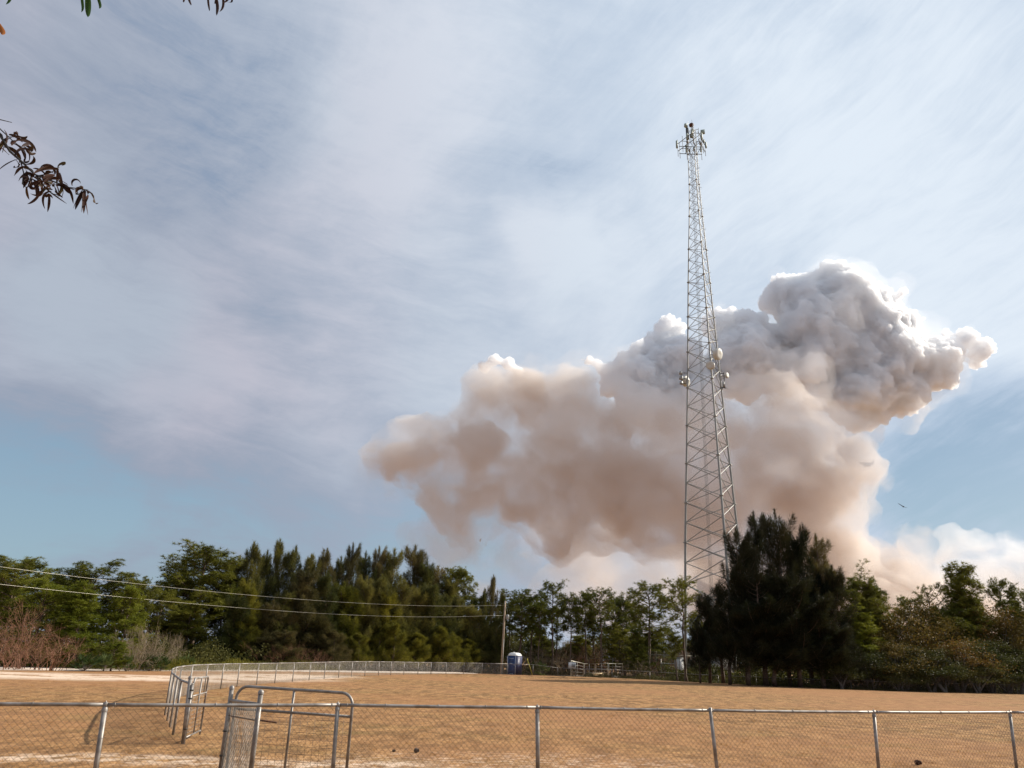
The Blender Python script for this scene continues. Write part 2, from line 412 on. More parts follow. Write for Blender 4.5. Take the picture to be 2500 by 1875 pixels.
A = np.stack([np.interp(u, k, [q[j] for q in rf]) for j in (0, 1)], 1); B = np.stack([np.interp(u, k, [q[j] for q in rb]) for j in (0, 1)], 1)
A[:, 1] += rng.normal(0, 0.22, 220) - 0.2; B[:, 1] += rng.normal(0, 0.15, 220)
V = []
for q in range(4):
    P = A + (B - A) * q / 3; V.append(np.column_stack([P, ground_z(P[:, 0], P[:, 1]) + 0.006 + (0.02 if q in (1, 2) else 0)]))
V = np.vstack(V); q_ = np.arange(219); Q = np.vstack([np.stack([r * 220 + q_, r * 220 + q_ + 1, (r + 1) * 220 + q_ + 1, (r + 1) * 220 + q_], 1) for r in range(3)])
tag(link('sand_road', new_mesh('sand_road', V, None, Q), M['sand'], None, True), 'pale sand road in front of the left trees', None, None, 'structure')


# ------------------------------------------------------------------ vegetation builders
def strands(P, D, L, Wd, rng, bend=0.0):
    """one slim triangle per strand"""
    n = len(P); D = D / (np.linalg.norm(D, axis=1)[:, None] + 1e-9)
    s = np.cross(D, rng.normal(size=(n, 3))); s /= np.linalg.norm(s, axis=1)[:, None] + 1e-9
    L = np.broadcast_to(L, (n,))[:, None]; Wd = np.broadcast_to(Wd, (n,))[:, None]
    tip = P + D * L; tip[:, 2] -= bend * L[:, 0]
    V = np.stack([P - s * Wd, P + s * Wd, tip], 1).reshape(-1, 3)
    return V, np.arange(3 * n).reshape(-1, 3)


def leaves(P, D, L, Wd, rng):
    """one diamond per leaf"""
    n = len(P); D = D / (np.linalg.norm(D, axis=1)[:, None] + 1e-9)
    s = np.cross(D, rng.normal(size=(n, 3))); s /= np.linalg.norm(s, axis=1)[:, None] + 1e-9
    L = np.broadcast_to(L, (n,))[:, None]; Wd = np.broadcast_to(Wd, (n,))[:, None]
    V = np.stack([P, P + D * L * 0.5 + s * Wd, P + D * L, P + D * L * 0.5 - s * Wd], 1).reshape(-1, 3)
    return V, np.arange(4 * n).reshape(-1, 4)


def pine_proto(seed, h=12.0, cw=4.2, base=0.42, shape='round', n_limb=30, dens=1.0, mat='pine', bare=0.0):
    rng = np.random.default_rng(seed)
    tr = MB(); zz = np.linspace(0, 1, 12)
    wob = np.cumsum(rng.normal(0, 0.06, (12, 2)), 0) * (h / 12); wob -= wob[0]
    tp = np.column_stack([wob, zz * h * 0.95]); tr.tube(tp, np.interp(zz, [0, .08, 1], [0.21, 0.15, 0.03]) * h / 12, 7)
    tips = []
    for k in range(n_limb):
        f = base + (0.97 - base) * (k / (n_limb - 1)) ** 0.9
        if rng.random() < 0.1: continue
        z0 = f * h; o = np.array([np.interp(z0, tp[:, 2], tp[:, 0]), np.interp(z0, tp[:, 2], tp[:, 1]), z0])
        u = (f - base) / (1 - base)
        if shape == 'round': prof = 0.62 + 0.38 * u / 0.35 if u < 0.35 else math.sqrt(max(0.06, 1 - ((u - 0.35) / 0.66) ** 2))
        elif shape == 'cone': prof = 1.0 - 0.80 * u if u > 0.12 else 0.8
        else: prof = 0.55 + 0.45 * math.sin(math.pi * min(1, u * 1.05)) - 0.25 * u
        prof = max(0.12, prof) * rng.uniform(0.65, 1.12)
        az = k * 2.4 + rng.normal(0, 0.3); L = cw / 2 * prof
        el = np.interp(u, [0, 1], [0.25, 1.05]) + rng.normal(0, 0.12)
        s = np.linspace(0, 1, 6); hd = np.array([math.cos(az), math.sin(az), 0])
        pts = o + np.outer(s * L, hd); pts[:, 2] += L * (math.tan(el) * 0.6 * s + 0.25 * s ** 2); pts[1:-1] += rng.normal(0, 0.06, (4, 3))
        tr.tube(pts, np.linspace(0.055, 0.014, 6) * h / 12 * (0.6 + 0.6 * prof), 4, False)
        nsub = int(4 + 8 * prof)
        tips.append(pts[-1])
        for q in range(nsub):
            v = rng.uniform(0.35, 1.0); b = pts[0] + (pts[-1] - pts[0]) * v; b[2] = np.interp(v, s, pts[:, 2])
            dd = hd * rng.uniform(0.1, 0.8) + rng.normal(0, 0.75, 3) * np.array([1, 1, 0.35]); dd[2] = abs(dd[2]) * 0.8 + 0.22
            e = b + dd / np.linalg.norm(dd) * rng.uniform(0.25, 0.42) * (0.5 + L * 0.45)
            tr.tube([b, (b + e) / 2 + rng.normal(0, 0.03, 3), e], [0.022, 0.016, 0.008], 3, False); tips.append(e)
            if rng.random() < 0.5: tips.append((b + e) / 2 + rng.normal(0, 0.1, 3) + (0, 0, 0.12))
    tips.append(tp[-1]); tips = np.array(tips)
    tips = tips[rng.random(len(tips)) > bare]
    nt = max(2, int(4.2 * dens))
    T = np.repeat(tips, nt, 0) + rng.normal(0, 0.24, (len(tips) * nt, 3)) * (0.95, 0.95, 0.75)
    nn = 21
    P = np.repeat(T, nn, 0); D = rng.normal(size=P.shape); D[:, 2] = D[:, 2] * 0.9 + 0.35
    V, F = strands(P, D, rng.uniform(0.20, 0.40, len(P)), rng.uniform(0.011, 0.023, len(P)), rng)
    return dict(h=h, w=cw, trunk=tr.mesh('trunk'), crown=new_mesh('crown', V, F), tm='bark', cm=mat)


def casuarina_proto(seed, h=14.0, cw=3.6, n_limb=50, per=520, base=0.05, mat='casu', lean=0.25):
    rng = np.random.default_rng(seed)
    tr = MB(); zz = np.linspace(0, 1, 10); wob = np.cumsum(rng.normal(0, 0.05, (10, 2)), 0); wob -= wob[0]
    tp = np.column_stack([wob, zz * h * 0.93]); tr.tube(tp, np.linspace(0.17, 0.02, 10), 6)
    Ps, Ds = [], []
    for k in range(n_limb):
        f = base + (0.93 - base) * (k + rng.random()) / n_limb
        z0 = f * h * 0.93; o = np.array([np.interp(z0, tp[:, 2], tp[:, 0]), np.interp(z0, tp[:, 2], tp[:, 1]), z0])
        az = rng.uniform(0, 2 * math.pi); prof = (1 - f) ** 0.55 * (0.62 + 0.38 * min(1, f / 0.15)) + 0.16
        out = cw / 2 * prof * rng.uniform(0.35, 1.08); up = out * rng.uniform(0.5, 1.0) + rng.uniform(1.1, 2.3) * (1.1 - 0.5 * f)
        s = np.linspace(0, 1, 6); hd = np.array([math.cos(az), math.sin(az), 0.0])
        pts = o + np.outer(out * np.sin(s * 1.45) / math.sin(1.45), hd); pts[:, 2] += up * s ** 1.4
        tr.tube(pts, np.linspace(0.04, 0.008, 6), 3, False)
        n = int(per * (0.55 + 0.6 * prof))
        v = rng.beta(2.2, 1.3, n); c = np.stack([np.interp(v, s, pts[:, j]) for j in range(3)], 1)
        r = 0.42 * np.sin(np.clip(v, 0.02, 1) ** 0.9 * math.pi) ** 0.7 * (0.55 + prof * 0.75) * rng.random(n) ** 0.5
        th = rng.uniform(0, 2 * math.pi, n); off = np.stack([np.cos(th) * r, np.sin(th) * r, rng.normal(0, 0.15, n)], 1)
        Ps.append(c + off)
        Ds.append(np.array([0, 0, 1.0]) * rng.uniform(0.55, 1.5, n)[:, None] + hd * lean * 1.4 + off * (1.1, 1.1, 0.3) + rng.normal(0, 0.42, (n, 3)))
    n = 260; v = rng.random(n); c = np.array([tp[-1][0], tp[-1][1], 0]) + np.stack([rng.normal(0, 0.13, n) * (1.1 - v), rng.normal(0, 0.13, n) * (1.1 - v), h * (0.88 + 0.10 * v)], 1)
    Ps.append(c); Ds.append(np.array([0, 0, 1.0]) + rng.normal(0, 0.35, (n, 3)))
    P = np.vstack(Ps); D = np.vstack(Ds)
    V, F = strands(P, D, rng.uniform(0.2, 0.6, len(P)), rng.uniform(0.009, 0.021, len(P)), rng, 0.05)
    return dict(h=h, w=cw, trunk=tr.mesh('trunk'), crown=new_mesh('crown', V, F), tm='bark', cm=mat)


def broadleaf_proto(seed, h=7.0, cw=5.5, nc=60, per=150, mat='oak'):
    rng = np.random.default_rng(seed); tr = MB(); Ps = []
    for s_ in range(4):
        a = rng.uniform(0, 6.28); e = np.array([math.cos(a) * cw * 0.22, math.sin(a) * cw * 0.22, h * 0.6])
        tr.tube([np.array([0, 0, 0]) + rng.normal(0, .12, 3) * (1, 1, 0), e * 0.4 + rng.normal(0, .12, 3), e * 0.75, e], [0.12, 0.09, 0.06, 0.03], 5, False)
    for k in range(nc):
        d = rng.normal(size=3); d /= np.linalg.norm(d); d[2] = abs(d[2]) * 1.1 - 0.25
        q = rng.uniform(0.55, 1.0); c = np.array([d[0] * cw / 2 * q, d[1] * cw / 2 * q, h * 0.48 + d[2] * h * 0.47 * q]); c[2] = max(0.5, c[2])
        st = np.array([c[0] * 0.3, c[1] * 0.3, c[2] * 0.55]); tr.tube([st, (st + c) / 2 + rng.normal(0, .12, 3), c], [0.03, 0.02, 0.006], 3, False)
        n = per; Ps.append(c + rng.normal(0, 1, (n, 3)) * (0.42, 0.42, 0.30) * rng.uniform(0.6, 1.25))
    P = np.vstack(Ps); P[:, 2] = np.clip(P[:, 2], 0.1, h); D = rng.normal(size=P.shape); D[:, 2] -= 0.2
    V, F = leaves(P, D, rng.uniform(0.09, 0.19, len(P)), rng.uniform(0.022, 0.055, len(P)), rng)
    return dict(h=h, w=cw, trunk=tr.mesh('trunk'), crown=new_mesh('crown', V, None, F), tm='barkg', cm=mat)


def bare_proto(seed, h=5.0, cw=5.0, stems=16, mat='twig', leafy=500):
    rng = np.random.default_rng(seed); tr = MB(); ends = []

    def grow(p, d, L, r, lev):
        m = p + d * L * 0.5 + rng.normal(0, 0.05 * L, 3); e = p + d * L + rng.normal(0, 0.07 * L, 3)
        tr.tube([p, m, e], [r, r * 0.8, r * 0.6], 3, False)
        if lev == 0: ends.append(e); return
        for q in range(rng.integers(2, 4 if lev > 1 else 5)):
            dd = d + rng.normal(0, 0.48, 3); dd[2] += 0.10; dd /= np.linalg.norm(dd)
            grow(m + (e - m) * rng.random(), dd, L * rng.uniform(0.55, 0.8), r * 0.6, lev - 1)
    for s_ in range(stems):
        a = rng.uniform(0, 6.28); q = rng.random() ** 0.6
        p = np.array([math.cos(a), math.sin(a), 0]) * q * cw * 0.22
        d = np.array([math.cos(a) * q * 0.75, math.sin(a) * q * 0.75, 1.0]); d /= np.linalg.norm(d)
        grow(p, d, h * rng.uniform(0.26, 0.36), 0.035, 4)
    ends = np.array(ends); idx = rng.integers(0, len(ends), leafy); P = ends[idx] + rng.normal(0, 0.12, (leafy, 3))
    V, F = leaves(P, rng.normal(size=P.shape), 0.10, 0.025, rng)
    top = ends[:, 2].max()
    return dict(h=float(top), w=cw, trunk=tr.mesh('branches'), crown=new_mesh('leaves', V, None, F), tm=mat, cm='oak')


def palmetto_proto(seed, h=1.8, cw=2.4):
    rng = np.random.default_rng(seed); tr = MB(); Ps, Ds, Ls, Ws = [], [], [], []
    for k in range(22):
        a = rng.uniform(0, 6.28); el = rng.uniform(0.35, 1.4); L = rng.uniform(0.55, 1.15)
        d = np.array([math.cos(a) * math.cos(el), math.sin(a) * math.cos(el), math.sin(el)]); c = d * L
        tr.tube([(0, 0, 0.05), c * 0.6, c], [0.02, 0.014, 0.01], 3, False)
        side = np.cross(d, (0, 0, 1)); side /= np.linalg.norm(side)
        for q in np.linspace(-1.5, 1.5, 17):
            Ps.append(c); Ds.append(d * math.cos(q) + side * math.sin(q) + rng.normal(0, 0.05, 3)); Ls.append(rng.uniform(0.5, 0.75)); Ws.append(0.028)
    V, F = leaves(np.array(Ps), np.array(Ds), np.array(Ls), np.array(Ws), rng)
    return dict(h=h, w=cw, trunk=tr.mesh('stalks'), crown=new_mesh('fronds', V, None, F), tm='barkg', cm='palm')


PROTO = {}


def proto(kind, mk):
    PROTO[kind] = mk


proto('pine_round', [pine_proto(11, cw=5.2, base=0.36, n_limb=44), pine_proto(12, cw=5.8, base=0.40, n_limb=46), pine_proto(13, cw=4.8, base=0.32, n_limb=42)])
proto('pine_open', [pine_proto(21, cw=3.6, base=0.52, n_limb=22, dens=0.7), pine_proto(22, cw=3.9, base=0.48, n_limb=24, dens=0.75), pine_proto(23, cw=3.4, base=0.58, n_limb=20, dens=0.65)])
proto('pine_mid', [pine_proto(24, cw=4.4, base=0.50, n_limb=26, dens=0.85), pine_proto(25, cw=4.8, base=0.46, n_limb=28, dens=0.85), pine_proto(26, cw=4.2, base=0.54, n_limb=24, dens=0.8)])
proto('pine_full', [pine_proto(31, cw=5.4, base=0.10, shape='cone', n_limb=54, dens=1.1), pine_proto(32, cw=6.0, base=0.14, shape='oval', n_limb=52, dens=1.1), pine_proto(33, cw=5.6, base=0.12, shape='cone', n_limb=48)])
proto('pine_dead', [pine_proto(41, cw=4.4, base=0.5, n_limb=26, dens=0.45, bare=0.55)])
proto('casuarina', [casuarina_proto(51), casuarina_proto(52, cw=4.0), casuarina_proto(53, cw=3.2), casuarina_proto(54, cw=3.8, n_limb=52)])
proto('casuarina_tall', [casuarina_proto(61, h=16, cw=4.6, n_limb=62, per=470, base=0.16, mat='casu_shade', lean=0.4), casuarina_proto(62, h=16, cw=5.2, n_limb=66, per=470, base=0.14, mat='casu_shade', lean=0.45), casuarina_proto(63, h=16, cw=4.2, n_limb=56, per=430, base=0.2, mat='casu_shade', lean=0.4)])
proto('broadleaf', [broadleaf_proto(71), broadleaf_proto(72, cw=6.2), broadleaf_proto(73, cw=5.0, nc=50)])
proto('bare', [bare_proto(81), bare_proto(82, cw=6.0), bare_proto(83, h=4.5)])
proto('palmetto', [palmetto_proto(91), palmetto_proto(92)])
for ps in PROTO.values():
    for p_ in ps:
        co_ = np.empty(len(p_['crown'].vertices) * 3, np.float32); p_['crown'].vertices.foreach_get('co', co_)
        p_['h'] = float(np.percentile(co_[2::3], 99.7))     # the real height of the crown, limbs rise past the trunk
        p_['trunk'].materials.append(M[p_['tm']]); p_['crown'].materials.append(M[p_['cm']])
CROWN_MESH = {}


def crown_with(p_, mat):
    """the crown mesh again with another foliage material"""
    key = (id(p_), mat)
    if key not in CROWN_MESH:
        me = p_['crown'].copy(); me.materials.clear(); me.materials.append(M[mat]); CROWN_MESH[key] = me
    return CROWN_MESH[key]


trng = random.Random(3)
PARTN = {'bare': ('branches', 'leaves'), 'palmetto': ('stalks', 'fronds')}


def plant(kind, name, x, ytop, wpx, D, label, cat='tree', group=None, mat=None, v=None, tmat=None, zbase=None):
    """a plant of the given kind whose top shows at photo pixel (x, ytop), D metres ahead, wpx wide there"""
    P = far(x, ytop, D); p_ = PROTO[kind][trng.randrange(len(PROTO[kind])) if v is None else v]
    z = gz(P[0], D) if zbase is None else zbase
    hh = P[2] - z; wid = wpx / FPX * np.linalg.norm(P - CAM) * 0.97
    # the trunk is plumb: its base stands straight below the top
    sz = hh / p_['h']; sx = wid / p_['w']
    o = empty(name, (P[0], P[1], z - 0.02), label, cat, group, trng.uniform(0, 6.28), (sx, sx, sz))
    tn, cn = PARTN.get(kind, ('trunk', 'crown'))
    tme = p_['trunk']
    if tmat:
        key = (id(p_), tmat)
        if key not in CROWN_MESH:
            me = tme.copy(); me.materials.clear(); me.materials.append(M[tmat]); CROWN_MESH[key] = me
        tme = CROWN_MESH[key]
    link(tn, tme, None, o); link(cn, p_['crown'] if mat is None else crown_with(p_, mat), None, o)
    return o


def hash3(c, seed):
    c = c.astype(np.int64)
    n = (c[:, 0] * 73856093) ^ (c[:, 1] * 19349663) ^ (c[:, 2] * 83492791) ^ (seed * 2654435761)
    out = []
    for k in range(3):
        n = (n * 6364136223846793005 + 1442695040888963407 + k) & 0x7FFFFFFFFFFFFFFF
        out.append(((n >> 20) & 0xFFFFF) / 1048576.0)
    return np.stack(out, 1)


def worley(P, cell, seed):
    """distance to the nearest feature point, in cells"""
    Q = P / cell; b = np.floor(Q); best = np.full(len(P), 9.0)
    for i in (-1, 0, 1):
        for j in (-1, 0, 1):
            for k in (-1, 0, 1):
                c = b + (i, j, k); d = ((c + hash3(c, seed) - Q) ** 2).sum(1); best = np.minimum(best, d)
    return np.sqrt(best)


def vnoise(P, cell, seed):
    Q = P / cell; b = np.floor(Q); f = Q - b; f = f * f * (3 - 2 * f); r = 0
    for i in (0, 1):
        for j in (0, 1):
            for k in (0, 1):
                w = (f[:, 0] if i else 1 - f[:, 0]) * (f[:, 1] if j else 1 - f[:, 1]) * (f[:, 2] if k else 1 - f[:, 2])
                r = r + w * hash3(b + (i, j, k), seed)[:, 0]
    return r - 0.5


# ------------------------------------------------------------------ the trees and shrubs, one object each
G_PL = 'pines at the left end of the field'
plant('pine_round', 'pine_tree', 62, 1361, 140, 64, 'round topped pine at the far left under the upper power line', 'pine tree', G_PL)
plant('pine_round', 'pine_tree', -8, 1388, 110, 67, 'dark pine cut off by the left edge of the photo', 'pine tree', G_PL, v=1)
plant('pine_full', 'pine_tree', 128, 1396, 150, 62, 'bright bushy pine standing behind the red brown bare brush', 'pine tree', G_PL, mat='pineb', v=1)
plant('pine_round', 'pine_tree', 238, 1363, 165, 70, 'broad dome topped dark pine, tallest of the left group', 'pine tree', G_PL, v=1)
plant('pine_round', 'pine_tree', 165, 1405, 110, 72, 'low dark pine crown between the two tallest left pines', 'pine tree', G_PL, v=2)
plant('pine_full', 'pine_tree', 222, 1425, 150, 62, 'bright green bushy pine with its trunk bared near the sandy verge', 'pine tree', G_PL, mat='pineb', v=0)
plant('pine_open', 'pine_tree', 315, 1402, 70, 70, 'slim dark pine just right of the left dome topped pine', 'pine tree', G_PL, v=0)
plant('pine_round', 'pine_tree', 352, 1408, 62, 72, 'small tufted pine crown against the sky left of the gap', 'pine tree', G_PL, v=2)
plant('pine_full', 'pine_tree', 325, 1432, 120, 64, 'yellow green bushy pine beside the pale bare shrub', 'pine tree', G_PL, mat='pineb', v=2)
plant('pine_full', 'pine_tree', 285, 1560, 75, 58.5, 'low young pine with bright needles at the edge of the sandy verge', 'pine tree', G_PL, mat='pineb', v=1)
plant('pine_full', 'pine_tree', 20, 1425, 150, 70, 'dark bushy pine behind the leftmost bare brush', 'pine tree', G_PL, v=2)
plant('pine_round', 'pine_tree', 505, 1330, 165, 82, 'big rounded pine at the left end of the tall evergreen row', 'pine tree', 'big pines beside the evergreen row')
plant('pine_round', 'pine_tree', 442, 1402, 110, 80, 'pine with bare forked limbs below the big rounded pine crown', 'pine tree', 'big pines beside the evergreen row', v=0)
plant('pine_open', 'pine_tree', 408, 1438, 80, 76, 'thin pine leaning over the gap in the treeline', 'pine tree', 'big pines beside the evergreen row', v=1)
plant('pine_round', 'pine_tree', 560, 1380, 120, 84, 'half hidden pine between the big pine and the first pointed evergreen', 'pine tree', 'big pines beside the evergreen row', v=1)
plant('pine_full', 'pine_tree', 470, 1470, 150, 78, 'dark lower pine filling the shade under the big rounded pine', 'pine tree', 'big pines beside the evergreen row', v=2)
G_B = 'bare brush along the treeline'
for x, y, w, D, lb in ((25, 1455, 170, 57, 'tallest reddish bare brush at the far left edge'), (85, 1500, 150, 56, 'reddish bare brush second from the left edge'),
                       (140, 1535, 120, 55.5, 'low reddish brush left of the bright young pine'), (-30, 1510, 140, 54.5, 'rusty bare brush cut by the left edge'), (30, 1560, 120, 54, 'lowest rust coloured brush at the road side')):
    plant('bare', 'bare_shrub', x, y, w, D, lb, 'shrub', G_B)
for x, y, w, D, lb in ((365, 1515, 110, 62, 'pale grey bare shrub arching right of the yellow green pine'), (390, 1560, 80, 64, 'small pale twiggy shrub before the treeline gap'), (440, 1540, 60, 68, 'upright straw coloured brush left of the tall evergreens'), (330, 1555, 90, 60, 'grey bare shrub under the yellow green pine')):
    plant('bare', 'bare_shrub', x, y, w, D, lb, 'shrub', G_B, tmat='twigg')
G_P = 'palmettos along the sandy verge'
for x, w, D, lb in ((215, 60, 56, 'leftmost palmetto at the foot of the bright pine'), (262, 46, 57, 'pale palmetto beside the first palmetto clump'), (372, 50, 62, 'dark palmetto beneath the pale grey shrub'),
                    (400, 44, 63, 'palmetto just left of the treeline gap'), (455, 52, 67, 'palmetto right of the straw coloured brush'), (315, 40, 59, 'small palmetto under the yellow green pine')):
    plant('palmetto', 'palmetto', x, 1590 + (x - 215) * 0.02, w, D, lb, 'palmetto', G_P)

# the long row of casuarinas: (x, top y, width, distance, foliage)
G_C = 'tall evergreens in the long row behind the curved fence'
back = [(588, 1362, 62), (619, 1328, 60), (652, 1350, 56), (684, 1322, 56), (722, 1340, 62), (760, 1358, 60), (799, 1343, 58), (832, 1362, 56), (861, 1330, 56), (893, 1354, 60),
        (925, 1338, 56), (966, 1345, 66), (1011, 1337, 74), (1042, 1372, 60), (1072, 1386, 62), (1100, 1412, 56)]
for k, (x, y, w) in enumerate(back):
    D = float(np.interp(x, [560, 700, 1000, 1200], [83, 87, 98, 106])) + trng.uniform(-1, 1.5)
    nx_ = ['first', 'second', 'third', 'fourth', 'fifth', 'sixth', 'seventh', 'eighth', 'ninth', 'tenth', 'eleventh', 'twelfth', 'thirteenth', 'fourteenth', 'fifteenth', 'last'][k]
    plant('casuarina', 'casuarina_tree', x, y, w * 1.32, D, '%s skyline spire from the left in the long evergreen row' % nx_, 'casuarina tree', G_C, mat=('casub' if x > 780 and k % 2 == 0 else 'casu'))
front = [(575, 1455, 60, 'casu'), (612, 1418, 58, 'casuo'), (640, 1480, 60, 'casub'), (668, 1470, 60, 'casub'), (700, 1445, 62, 'casu'), (735, 1425, 60, 'casub'), (757, 1390, 66, 'casub'), (800, 1400, 60, 'casu'), (838, 1425, 66, 'casuo'),
         (862, 1440, 62, 'casuo'), (898, 1410, 60, 'casu'), (935, 1408, 58, 'casu'), (948, 1445, 60, 'casuo'), (985, 1420, 62, 'casu'), (1020, 1440, 62, 'casu'), (1050, 1425, 60, 'casu'), (1085, 1450, 60, 'casu'), (1120, 1455, 56, 'casu'), (1150, 1480, 56, 'casu'), (600, 1500, 64, 'casuo'), (770, 1500, 66, 'casub'),
         (880, 1545, 50, 'casuo'), (928, 1545, 42, 'casuo'), (1015, 1545, 56, 'casuo'), (1075, 1530, 60, 'casuo'), (1110, 1550, 56, 'casuo'), (1140, 1560, 50, 'casuo'), (965, 1520, 56, 'casuo'), (820, 1540, 60, 'casub'), (700, 1540, 66, 'casub'), (650, 1555, 60, 'casub')]
ADJ = {'casu': 'dark green', 'casuo': 'yellow olive', 'casub': 'brownish'}
for k, (x, y, w, mt) in enumerate(front):
    D = float(np.interp(x, [560, 700, 1000, 1200], [77, 81, 92, 101])) - (2.5 if y > 1500 else 0) + trng.uniform(-0.6, 0.6)
    place = ('left end' if x < 680 else 'left half' if x < 800 else 'middle' if x < 920 else 'right half' if x < 1040 else 'right end')
    size = 'small' if y > 1500 else 'medium' if y > 1435 else 'large'
    rank = sorted([q[0] for q in front if (('left end' if q[0] < 680 else 'left half' if q[0] < 800 else 'middle' if q[0] < 920 else 'right half' if q[0] < 1040 else 'right end') == place)]).index(x)
    plant('casuarina', 'casuarina_tree', x, y, w * 1.45, D, '%s %s evergreen, number %s from left at the %s of the front row' % (size, ADJ[mt], ['one', 'two', 'three', 'four', 'five', 'six', 'seven', 'eight', 'nine'][rank], place), 'casuarina tree', 'lower evergreens in front of the long row', mat=mt)
plant('pine_round', 'pine_tree', 1120, 1386, 96, 103, 'round green pine crown rising from the right end of the evergreen row', 'pine tree', v=0)
plant('pine_round', 'pine_tree', 1160, 1450, 70, 106, 'green pine crown between the evergreen row and the slim brown spire', 'pine tree', v=2)
plant('casuarina', 'casuarina_tree', 1205, 1408, 44, 103, 'slim brown spire standing alone left of the utility pole', 'casuarina tree', 'spires beside the utility pole', mat='casub')
plant('casuarina', 'casuarina_tree', 1183, 1440, 44, 102, 'shorter dark spire just left of the slim brown spire', 'casuarina tree', 'spires beside the utility pole')
plant('casuarina', 'casuarina_tree', 1226, 1443, 40, 104, 'short dark spire hard against the utility pole', 'casuarina tree', 'spires beside the utility pole')
plant('casuarina', 'casuarina_tree', 1170, 1500, 70, 99, 'broad dark evergreen below the spires left of the utility pole', 'casuarina tree', 'spires beside the utility pole')
plant('casuarina', 'casuarina_tree', 1212, 1505, 60, 99, 'dark evergreen whose foot meets the utility pole', 'casuarina tree', 'spires beside the utility pole')
for x, y, w, D, lb in ((660, 1560, 90, 77, 'rusty bare brush before the left half of the evergreen row'), (715, 1565, 90, 78, 'bare pale stems at the foot of the evergreen row'), (770, 1575, 70, 80, 'short rusty brush at the middle of the evergreen row foot')):
    plant('bare', 'bare_shrub', x, y, w, D, lb, 'shrub', G_B)

# pines in the middle, past the utility pole
G_M = 'pines between the utility pole and the tower'
for kind, x, y, w, D, v, mt, lb in (
        ('pine_mid', 1272, 1438, 105, 101, 1, None, 'broad pine right behind the utility pole'), ('pine_mid', 1300, 1452, 80, 106, 0, None, 'pine crown filling in behind the blue toilet pines'),
        ('pine_mid', 1245, 1462, 70, 108, 2, None, 'dark pine half hidden by the utility pole'), ('pine_open', 1347, 1415, 60, 103, 2, None, 'tallest thin pine with a sparse crown and long bare trunk'),
        ('pine_mid', 1391, 1447, 62, 101, 2, None, 'dense dark pine right of the tallest thin pine'), ('pine_mid', 1362, 1480, 60, 106, 0, None, 'low dark pine crown behind the thin pines'),
        ('pine_mid', 1430, 1444, 62, 103, 0, None, 'pine with a forked crown left of the pale sandy yard'), ('pine_open', 1468, 1433, 74, 101, 0, None, 'airy round topped pine above the frame in the yard'),
        ('pine_open', 1492, 1455, 52, 104, 1, None, 'thin pine beside the airy round topped pine'), ('pine_mid', 1451, 1480, 80, 107, 1, None, 'dark pine crown low behind the airy pine'),
        ('pine_mid', 1577, 1422, 125, 96, 1, None, 'large umbrella shaped pine left of the tower with an open crown'), ('pine_mid', 1522, 1452, 60, 104, 2, None, 'small dark pine left of the umbrella shaped pine'),
        ('pine_full', 1512, 1525, 90, 102, 1, None, 'bushy low pine under the umbrella shaped pine, left side'), ('pine_full', 1600, 1530, 110, 103, 0, None, 'bushy low pine under the umbrella shaped pine, right side'),
        ('pine_full', 1556, 1535, 70, 93, 2, None, 'leaning green pine growing out of the brush pile'), ('pine_open', 1666, 1406, 78, 84.5, 0, None, 'tall pine in front of the left tower leg'),
        ('pine_open', 1649, 1548, 44, 85, 1, None, 'spindly young pine left of the tall tower pine'), ('pine_mid', 1630, 1530, 60, 108, 0, None, 'distant dark pine behind the equipment yard'),
        ('pine_full', 1325, 1545, 90, 109, 1, None, 'distant bushy pine behind the blue toilet'), ('pine_full', 1415, 1550, 90, 110, 2, None, 'distant bushy pine behind the meter box'),
        ('pine_full', 1700, 1500, 80, 112, 2, None, 'distant pine showing between the tower legs'), ('pine_open', 1316, 1470, 50, 100, 1, None, 'slim pine just right of the blue toilet'), ('pine_mid', 1544, 1470, 60, 108, 1, None, 'distant pine crown left behind the umbrella pine')):
    plant(kind, 'pine_tree', x, y, w * (1.05 if kind != 'pine_full' else 1.1), D, lb, 'pine tree', G_M, mat=mt, v=v)
for x, y, w, D, tm, lb in ((1290, 1575, 100, 99, 'twigg', 'brown brush right behind the blue toilet'), (1345, 1570, 110, 101, 'twigg', 'grey brush behind the yellow marker'), (1400, 1560, 110, 104, 'twig', 'rusty brush behind the meter box'),
                           (1450, 1570, 100, 106, 'twigg', 'brush behind the lumber pile'), (1500, 1575, 100, 104, 'twig', 'brush behind the pale rubble'), (1550, 1600, 90, 92, 'twigg', 'thin brush left of the umbrella pine trunk'),
                           (1615, 1590, 90, 100, 'twig', 'rusty brush left of the equipment yard fence'), (1660, 1560, 90, 108, 'twig', 'orange brown brush behind the equipment yard'), (1700, 1560, 80, 110, 'twigg', 'brush behind the tower foot')):
    plant('bare', 'bare_shrub', x, y, w, D, lb, 'shrub', G_B, tmat=tm)
for x, y, w, D, mt, lb in ((1325, 1560, 90, 112, 'oakg', 'olive thicket behind the blue toilet'), (1420, 1550, 100, 113, 'oak', 'rusty thicket behind the meter box'), (1500, 1555, 100, 113, 'oakg', 'olive thicket behind the lumber pile'),
                           (1590, 1560, 90, 112, 'oakg', 'olive thicket behind the umbrella pine'), (1680, 1570, 100, 114, 'oak', 'orange thicket behind the equipment yard'), (1245, 1550, 80, 110, 'oakg', 'dark thicket behind the utility pole'), (1380, 1575, 80, 111, 'oakg', 'low olive thicket between yellow marker and meter box')):
    plant('broadleaf', 'thicket_tree', x, y, w, D, lb, 'tree', 'thickets behind the middle pines', mat=mt)
for x, w, D, lb in ((1262, 40, 93, 'palmetto left behind the blue toilet'), (1322, 44, 96, 'palmetto right of the yellow marker'), (1300, 36, 97, 'palmetto behind the yellow marker')):
    plant('palmetto', 'palmetto', x, 1612, w, D, lb, 'palmetto', 'palmettos near the blue toilet')

